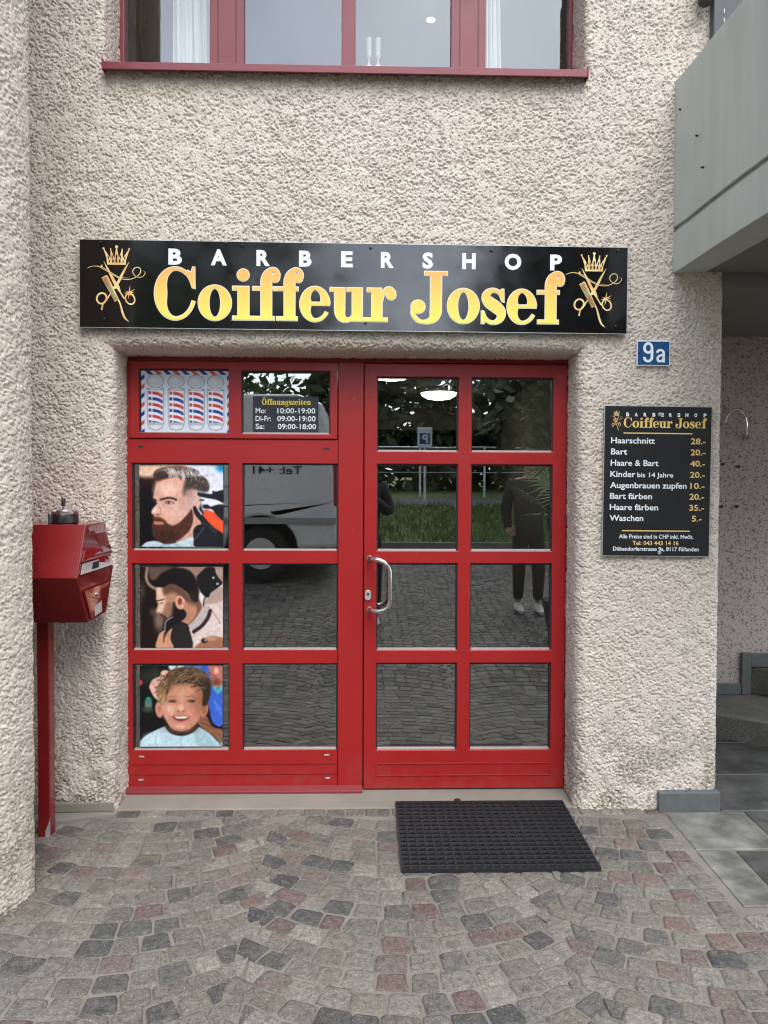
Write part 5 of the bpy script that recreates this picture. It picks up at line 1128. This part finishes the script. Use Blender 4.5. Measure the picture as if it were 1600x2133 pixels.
rg_ = np.random.default_rng(9); n = 22000; P = np.stack([rg_.uniform(-7, 7, n), rg_.uniform(-13, -8.5, n), np.zeros(n)], 1); P[:, 2] = ZV + .10 + (-8.45 - P[:, 1]) / 4.55 * (1.22 - ZV - .10); a = rg_.uniform(0, 6.28, n); hgt = rg_.uniform(.03, .15, n) * (.6 + .8 * rg_.random(n))
w_ = np.stack([np.cos(a), np.sin(a), 0 * a], 1) * .012; tip = P + np.stack([rg_.normal(0, .07, n), rg_.normal(0, .07, n), hgt], 1)
Vg = np.stack([P - w_, P + w_, tip], 1).reshape(-1, 3); tag(np_mesh('grass', Vg, np.arange(3 * n).reshape(n, 3), m_leaf[1], None, False), 'long grass blades on the bank mirrored in the door glass', 'grass', kind='stuff')
# parking sign
PX, PZ = 1.34, 2.74
ps = thing('parking_sign', 'blue and white parking sign on a pole mirrored in the door', 'sign', (PX, -13.4, 1.22))
k = MB(); k.tube([(PX, -13.4, 1.0), (PX, -13.4, PZ + .2)], .03, 10); k.build('pole', m_alu, ps)
MB().box(PX - .17, PX + .17, -13.35, -13.33, PZ - .23, PZ + .23).build('board', m_white, ps, bevel=.01); MB().box(PX - .12, PX + .12, -13.329, -13.322, PZ - .14, PZ + .10).build('blue_field', m_blue, ps)
o = text_mesh('letter', 'P', -.07, 0, .07, .19, 0, m_white, ps, .04); o.rotation_euler = (0, 0, math.pi); o.location = (0, .082, PZ - .115 - 1.22)
# wire fence
fe = thing('wire_fence', 'low grey metal fence along the road mirrored in the door', 'fence', (0, -18.6, 1.38))
for i in range(9):
    x = -6 + i * 1.9; k = MB(); k.tube([(x, -18.6, 1.3), (x, -18.6, 2.85)], .035, 8); k.build('fence_post', m_alu, fe)
k = MB(); k.tube([(-6, -18.6, 2.83), (9.2, -18.6, 2.83)], .025, 8); k.tube([(-6, -18.6, 2.1), (9.2, -18.6, 2.1)], .012, 6); k.build('fence_rail', m_alu, fe)
# van
def van():
    X1, Y0, zb = -.34, -5.75, zg(-6.3)
    t = thing('parked_van', 'silver van parked on the forecourt mirrored in the side window', 'van', (X1 - 2.5, Y0 - .95, zb))
    m_van = M('silver_van_paint', (.78, .80, .80), .3, .05, 2, metal=.1, coat=.4); m_vg = M('van_glass', (.03, .035, .04), .08); m_ty = M('tyre', (.02, .02, .02), .8); m_tl = M('tail_light', (.35, .02, .02), .25)
    body = [(X1, zb + .42), (X1 - .01, zb + 1.0), (X1 - .10, zb + 1.9), (X1 - .2, zb + 2.25), (X1 - .5, zb + 2.36), (X1 - 3.4, zb + 2.36), (X1 - 3.8, zb + 2.25), (X1 - 4.55, zb + 1.35), (X1 - 5.25, zb + 1.1), (X1 - 5.4, zb + .8), (X1 - 5.4, zb + .40)]
    def arch(cx): return [(cx + .46 * math.cos(R(a)), zb + .40 + .42 * math.sin(R(a))) for a in range(180, -1, -15)]
    low = arch(X1 - 4.5) + arch(X1 - .98)
    k = MB(); k.prism(body + low, 1, Y0 - 1.9, Y0); bd = k.build('body', m_van, t, bevel=.05); k = MB(); k.box(X1 - 5.2, X1 - .2, Y0 - 1.7, Y0 - .28, zb + .25, zb + .82); k.build('underbody', m_ty, t)
    k = MB(); k.prism([(X1 - 3.5, zb + 1.28), (X1 - 4.35, zb + 1.28), (X1 - 3.75, zb + 2.05), (X1 - 3.5, zb + 2.05)], 1, Y0 + .001, Y0 + .01); k.build('window', m_vg, t)
    k = MB(); k.box(X1 - 5.2, X1 - .03, Y0 + .001, Y0 + .025, zb + .72, zb + .80); k.box(X1 - 3.4, X1 - 1.2, Y0 + .0255, Y0 + .03, zb + 1.18, zb + 1.2); k.build('side_moulding', M('grey_plastic', (.34, .345, .35), .5), t)
    for cx in (X1 - .98, X1 - 4.5):
        w = MB(); w.lathe([(.20, -.11), (.335, -.11), (.345, -.06), (.345, .06), (.335, .11), (.20, .11)], (cx, Y0 - .14, zb + .345), 'y', 32); wo = w.build('wheel', m_ty, t, smooth=True)
        r = MB(); r.lathe([(.03, .115), (.07, .10), (.10, .085), (.19, .095), (.199, .115)], (cx, Y0 - .14, zb + .345), 'y', 24); r.build('rim', m_alu, wo, smooth=True)
    k = MB(); k.box(X1 - .06, X1 + .004, Y0 - .05, Y0 + .004, zb + .95, zb + 1.6); k.build('tail_light', m_tl, t, bevel=.01)
    o = text_mesh('lettering', 'Tel: +41 (0) 71 2', 0, 0, 1.32, .105, 0, M('van_lettering', (.04, .04, .045), .5), t, .01); o.rotation_euler = (0, 0, math.pi); o.location = (X1 - .46 - (X1 - 2.5), Y0 + .012 - (Y0 - .95), 1.36)
van()
# people reflected in the glass
def skinned(name, chain, mat, parent, sub=2, root=0):
    """chain: list of (points [(x,y,z,r)...], index of parent point in the flat list or None)"""
    vs = []; es = []; rs = []
    for pts, par in chain:
        prev = par
        for (x, y, z, r) in pts:
            vs.append((x, y, z)); rs.append(r); i = len(vs) - 1
            if prev is not None: es.append((prev, i))
            prev = i
    off = base_of(parent); me = bpy.data.meshes.new(name); me.from_pydata([(v[0] - off.x, v[1] - off.y, v[2] - off.z) for v in vs], es, []); o = bpy.data.objects.new(name, me); COL.objects.link(o)
    md = o.modifiers.new('skin', 'SKIN'); md.use_smooth_shade = True
    for i, s_ in enumerate(me.skin_vertices[0].data): s_.radius = (rs[i], rs[i]); s_.use_root = (i == root)
    if sub: q = o.modifiers.new('sub', 'SUBSURF'); q.levels = sub; q.render_levels = sub
    m2 = bpy.data.meshes.new_from_object(o.evaluated_get(bpy.context.evaluated_depsgraph_get())); m2.materials.clear(); m2.materials.append(mat)
    bpy.data.objects.remove(o); m2.name = name; m2.polygons.foreach_set('use_smooth', [True] * len(m2.polygons)); o = bpy.data.objects.new(name, m2); COL.objects.link(o); o.parent = parent; return o
m_skin = M('skin', (.42, .25, .18), .55, .08, 20); m_jacket = M('dark_jacket', (.022, .023, .026), .8, .3, 20, .5, 40, .01); m_trous = M('black_trousers', (.014, .014, .016), .85, .3, 14); m_shoe = M('white_sneaker', (.62, .62, .60), .6, .1, 20); m_hair = M('brown_hair', (.035, .022, .015), .6, .4, 60)
def hand(ch, wi, hx, hy, hz, fx, side):
    """palm plus five bent fingers from wrist index wi; fingers run along +y and curl towards fx"""
    n0 = sum(len(c[0]) for c in ch); ch.append(([(hx, hy + .04, hz, .030), (hx, hy + .075, hz, .032)], wi)); pi = n0 + 1
    for k_, (dz, L) in enumerate(((.03, .070), (.010, .078), (-.010, .072), (-.028, .058))):
        ch.append(([(hx + fx * .006, hy + .10, hz + dz, .0095), (hx + fx * .022, hy + .10 + L * .45, hz + dz, .0088), (hx + fx * .045, hy + .10 + L * .62, hz + dz, .0078)], pi))
    ch.append(([(hx + fx * .02, hy + .06, hz + .035, .011), (hx + fx * .035, hy + .085, hz + .052, .0095), (hx + fx * .042, hy + .105, hz + .06, .008)], n0))
def person(x, y, z, lab, holding, jm=m_jacket):
    t = thing('person', lab, 'person', (x, y, z)); Z = lambda v: z + v
    body = [([(x, y, Z(.95), .13), (x, y, Z(1.2), .125), (x, y + .01, Z(1.42), .115), (x, y + .01, Z(1.49), .055), (x, y + .02, Z(1.55), .052), (x, y + .025, Z(1.62), .085), (x, y + .02, Z(1.69), .092), (x, y + .01, Z(1.74), .07)], None)]
    body.append(([(x, y + .105, Z(1.61), .014), (x, y + .118, Z(1.60), .010)], 5))
    arms = []
    for sgn in (-1, 1):
        sh_ = (x + sgn * .19, y, Z(1.42))
        if holding: el, wr = (x + sgn * .25, y + .10, Z(1.15)), (x + sgn * .075, y + .27, 1.455 - .02)
        else: el, wr = (x + sgn * .25, y - .02, Z(1.13)), (x + sgn * .24, y + .10, Z(.90))
        arms.append((sh_, el, wr)); base_i = sum(len(c[0]) for c in body)
        body.append(([(sh_[0], sh_[1], sh_[2], .055), (el[0], el[1], el[2], .042), (wr[0], wr[1], wr[2], .028)], 2)); hand(body, base_i + 2, wr[0], wr[1] + .01, wr[2], -sgn, sgn)
    legs = []
    for sgn in (-1, 1):
        st = .04 if sgn > 0 else -.05; L = [(x + sgn * .09, y, Z(.90), .085), (x + sgn * .10, y + .02 + st, Z(.50), .058), (x + sgn * .105, y - .01 + st, Z(.10), .040)]; legs.append(L); body.append((L, 0))
    skinned('body', body, m_skin, t)
    jk = [([(x, y, Z(.80), .175), (x, y, Z(.92), .172), (x, y, Z(1.1), .160), (x, y + .01, Z(1.32), .155), (x, y + .01, Z(1.44), .10)], None)]
    for (sh_, el, wr) in arms:
        w9 = tuple(e + (w - e) * .9 for e, w in zip(el, wr)); jk.append(([(*sh_, .085), (*el, .064), (*w9, .046)], 3))
    skinned('jacket', jk, jm, t)
    tr = [([(x, y, Z(.90), .158), (x, y, Z(1.02), .150)], None)]
    for L in legs: tr.append(([(L[0][0], L[0][1], L[0][2] - .04, .112), (L[1][0], L[1][1], L[1][2], .080), (L[2][0], L[2][1], Z(.12), .060)], 0))
    skinned('trousers', tr, m_trous, t)
    for L in legs:
        sx_, sy_ = L[2][0], L[2][1]; k_ = MB(); ns = 14; rings = [(-.07, .036, .03, .085), (-.02, .042, .03, .105), (.05, .045, .028, .10), (.11, .047, .025, .072), (.17, .043, .02, .055), (.205, .024, .016, .036)]; Vv = []
        for (dy, hw, zl, zt) in rings:
            for q in range(ns):
                a_ = 2 * math.pi * q / ns; Vv.append((sx_ + hw * math.cos(a_), sy_ + dy, z + (.005 if math.sin(a_) < 0 else 0) + max(0.0, (.04 + (zt - .04) * max(0, math.sin(a_)) + .038 * min(0, math.sin(a_))))))
        Ff = [(i * ns + q, i * ns + (q + 1) % ns, (i + 1) * ns + (q + 1) % ns, (i + 1) * ns + q) for i in range(len(rings) - 1) for q in range(ns)] + [tuple(range(ns)), tuple(range((len(rings) - 1) * ns, len(rings) * ns))]
        k_.add(Vv, Ff); k_.build('sneaker', m_shoe, t, smooth=True)
    k_ = MB(); k_.lathe([(.005, .115), (.06, .10), (.088, .06), (.098, .0), (.094, -.04), (.08, -.06)], (x, y - .004, Z(1.70)), 'z', 20); k_.build('hair', m_hair, t, smooth=True)
    for sgn in (-1, 1):
        k_ = MB(); k_.lathe([(.003, .010), (.009, .006), (.011, 0), (.009, -.006), (.003, -.010)], (x + sgn * .032, y + .098, Z(1.655)), 'y', 10); k_.build('eye', m_blackplastic, t, smooth=True)
        k_ = MB(); k_.lathe([(.006, .010), (.022, .006), (.026, 0), (.02, -.006)], (x + sgn * .092, y + .01, Z(1.645)), 'x', 12); k_.build('ear', m_skin, t, smooth=True)
    k_ = MB(); k_.box(x - .026, x + .026, y + .088, y + .101, Z(1.572), Z(1.582)); k_.build('mouth', M('lips', (.30, .12, .10), .5), t, bevel=.004)
    return t
person(.0, -3.99, zg(-3.99), 'person in a dark jacket holding up a phone, mirrored behind the door post', True)
ph_ = thing('phone', 'black phone held up in front of the dark jacket', 'phone', (0, -3.572, 1.48)); MB().box(-.036, .036, -3.580, -3.572, 1.405, 1.552).build('case', m_blackplastic, ph_, bevel=.003)
k = MB(); k.lathe([(.006, 0), (.006, .001)], (-.02, -3.5718, 1.53), 'y', 12); k.build('lens', m_chrome, ph_)
person(1.80, -4.45, zg(-4.45), 'person in black trousers and white sneakers mirrored in the right door pane', False)
# potted palm
pm = thing('potted_palm', 'palm in a black pot mirrored at the right edge of the door', 'plant', (1.95, -3.35, zg(-3.35)))
k = MB(); z0 = zg(-3.35); k.lathe([(.17, 0), (.20, .15), (.235, .36), (.25, .40), (.225, .40), (.2, .36), (.01, .35)], (1.95, -3.35, z0), 'z', 24); k.build('pot', m_blackplastic, pm, smooth=True)
k = MB(); k.tube([(1.95, -3.35, z0 + .34), (1.97, -3.34, z0 + .8), (1.96, -3.35, z0 + 1.15)], [.05, .042, .03], 10); k.build('trunk', m_bark, pm, smooth=True)
rr = random.Random(12)
for i in range(11):
    az = i * 2.4 + rr.uniform(-.3, .3); el = rr.uniform(.15, 1.1); L = rr.uniform(.45, .65); d = Vector((math.cos(az) * math.cos(el), math.sin(az) * math.cos(el), math.sin(el))); p0 = Vector((1.96, -3.35, z0 + 1.13)); p1 = p0 + d * L
    k = MB(); k.tube([p0, p0 + d * L * .5, p1], [.008, .006, .004], 6); sd = d.cross(Vector((0, 0, 1))).normalized(); up = sd.cross(d)
    for j in range(17):
        a = R(-115 + 230 * j / 16); dr_ = d * math.cos(a) + sd * math.sin(a); l = .42 * (1 - .25 * abs(a) / 2); w = up.cross(dr_).normalized() * .011; tip = p1 + dr_ * l + Vector((0, 0, -.10 * l)); mid = p1 + dr_ * l * .5 + up * .01
        k.add([p1 - w * .3, mid - w, tip, mid + w, p1 + w * .3], [(0, 1, 3, 4), (1, 2, 3)])
    k.build('frond', m_leaf[1], pm, fix=False)
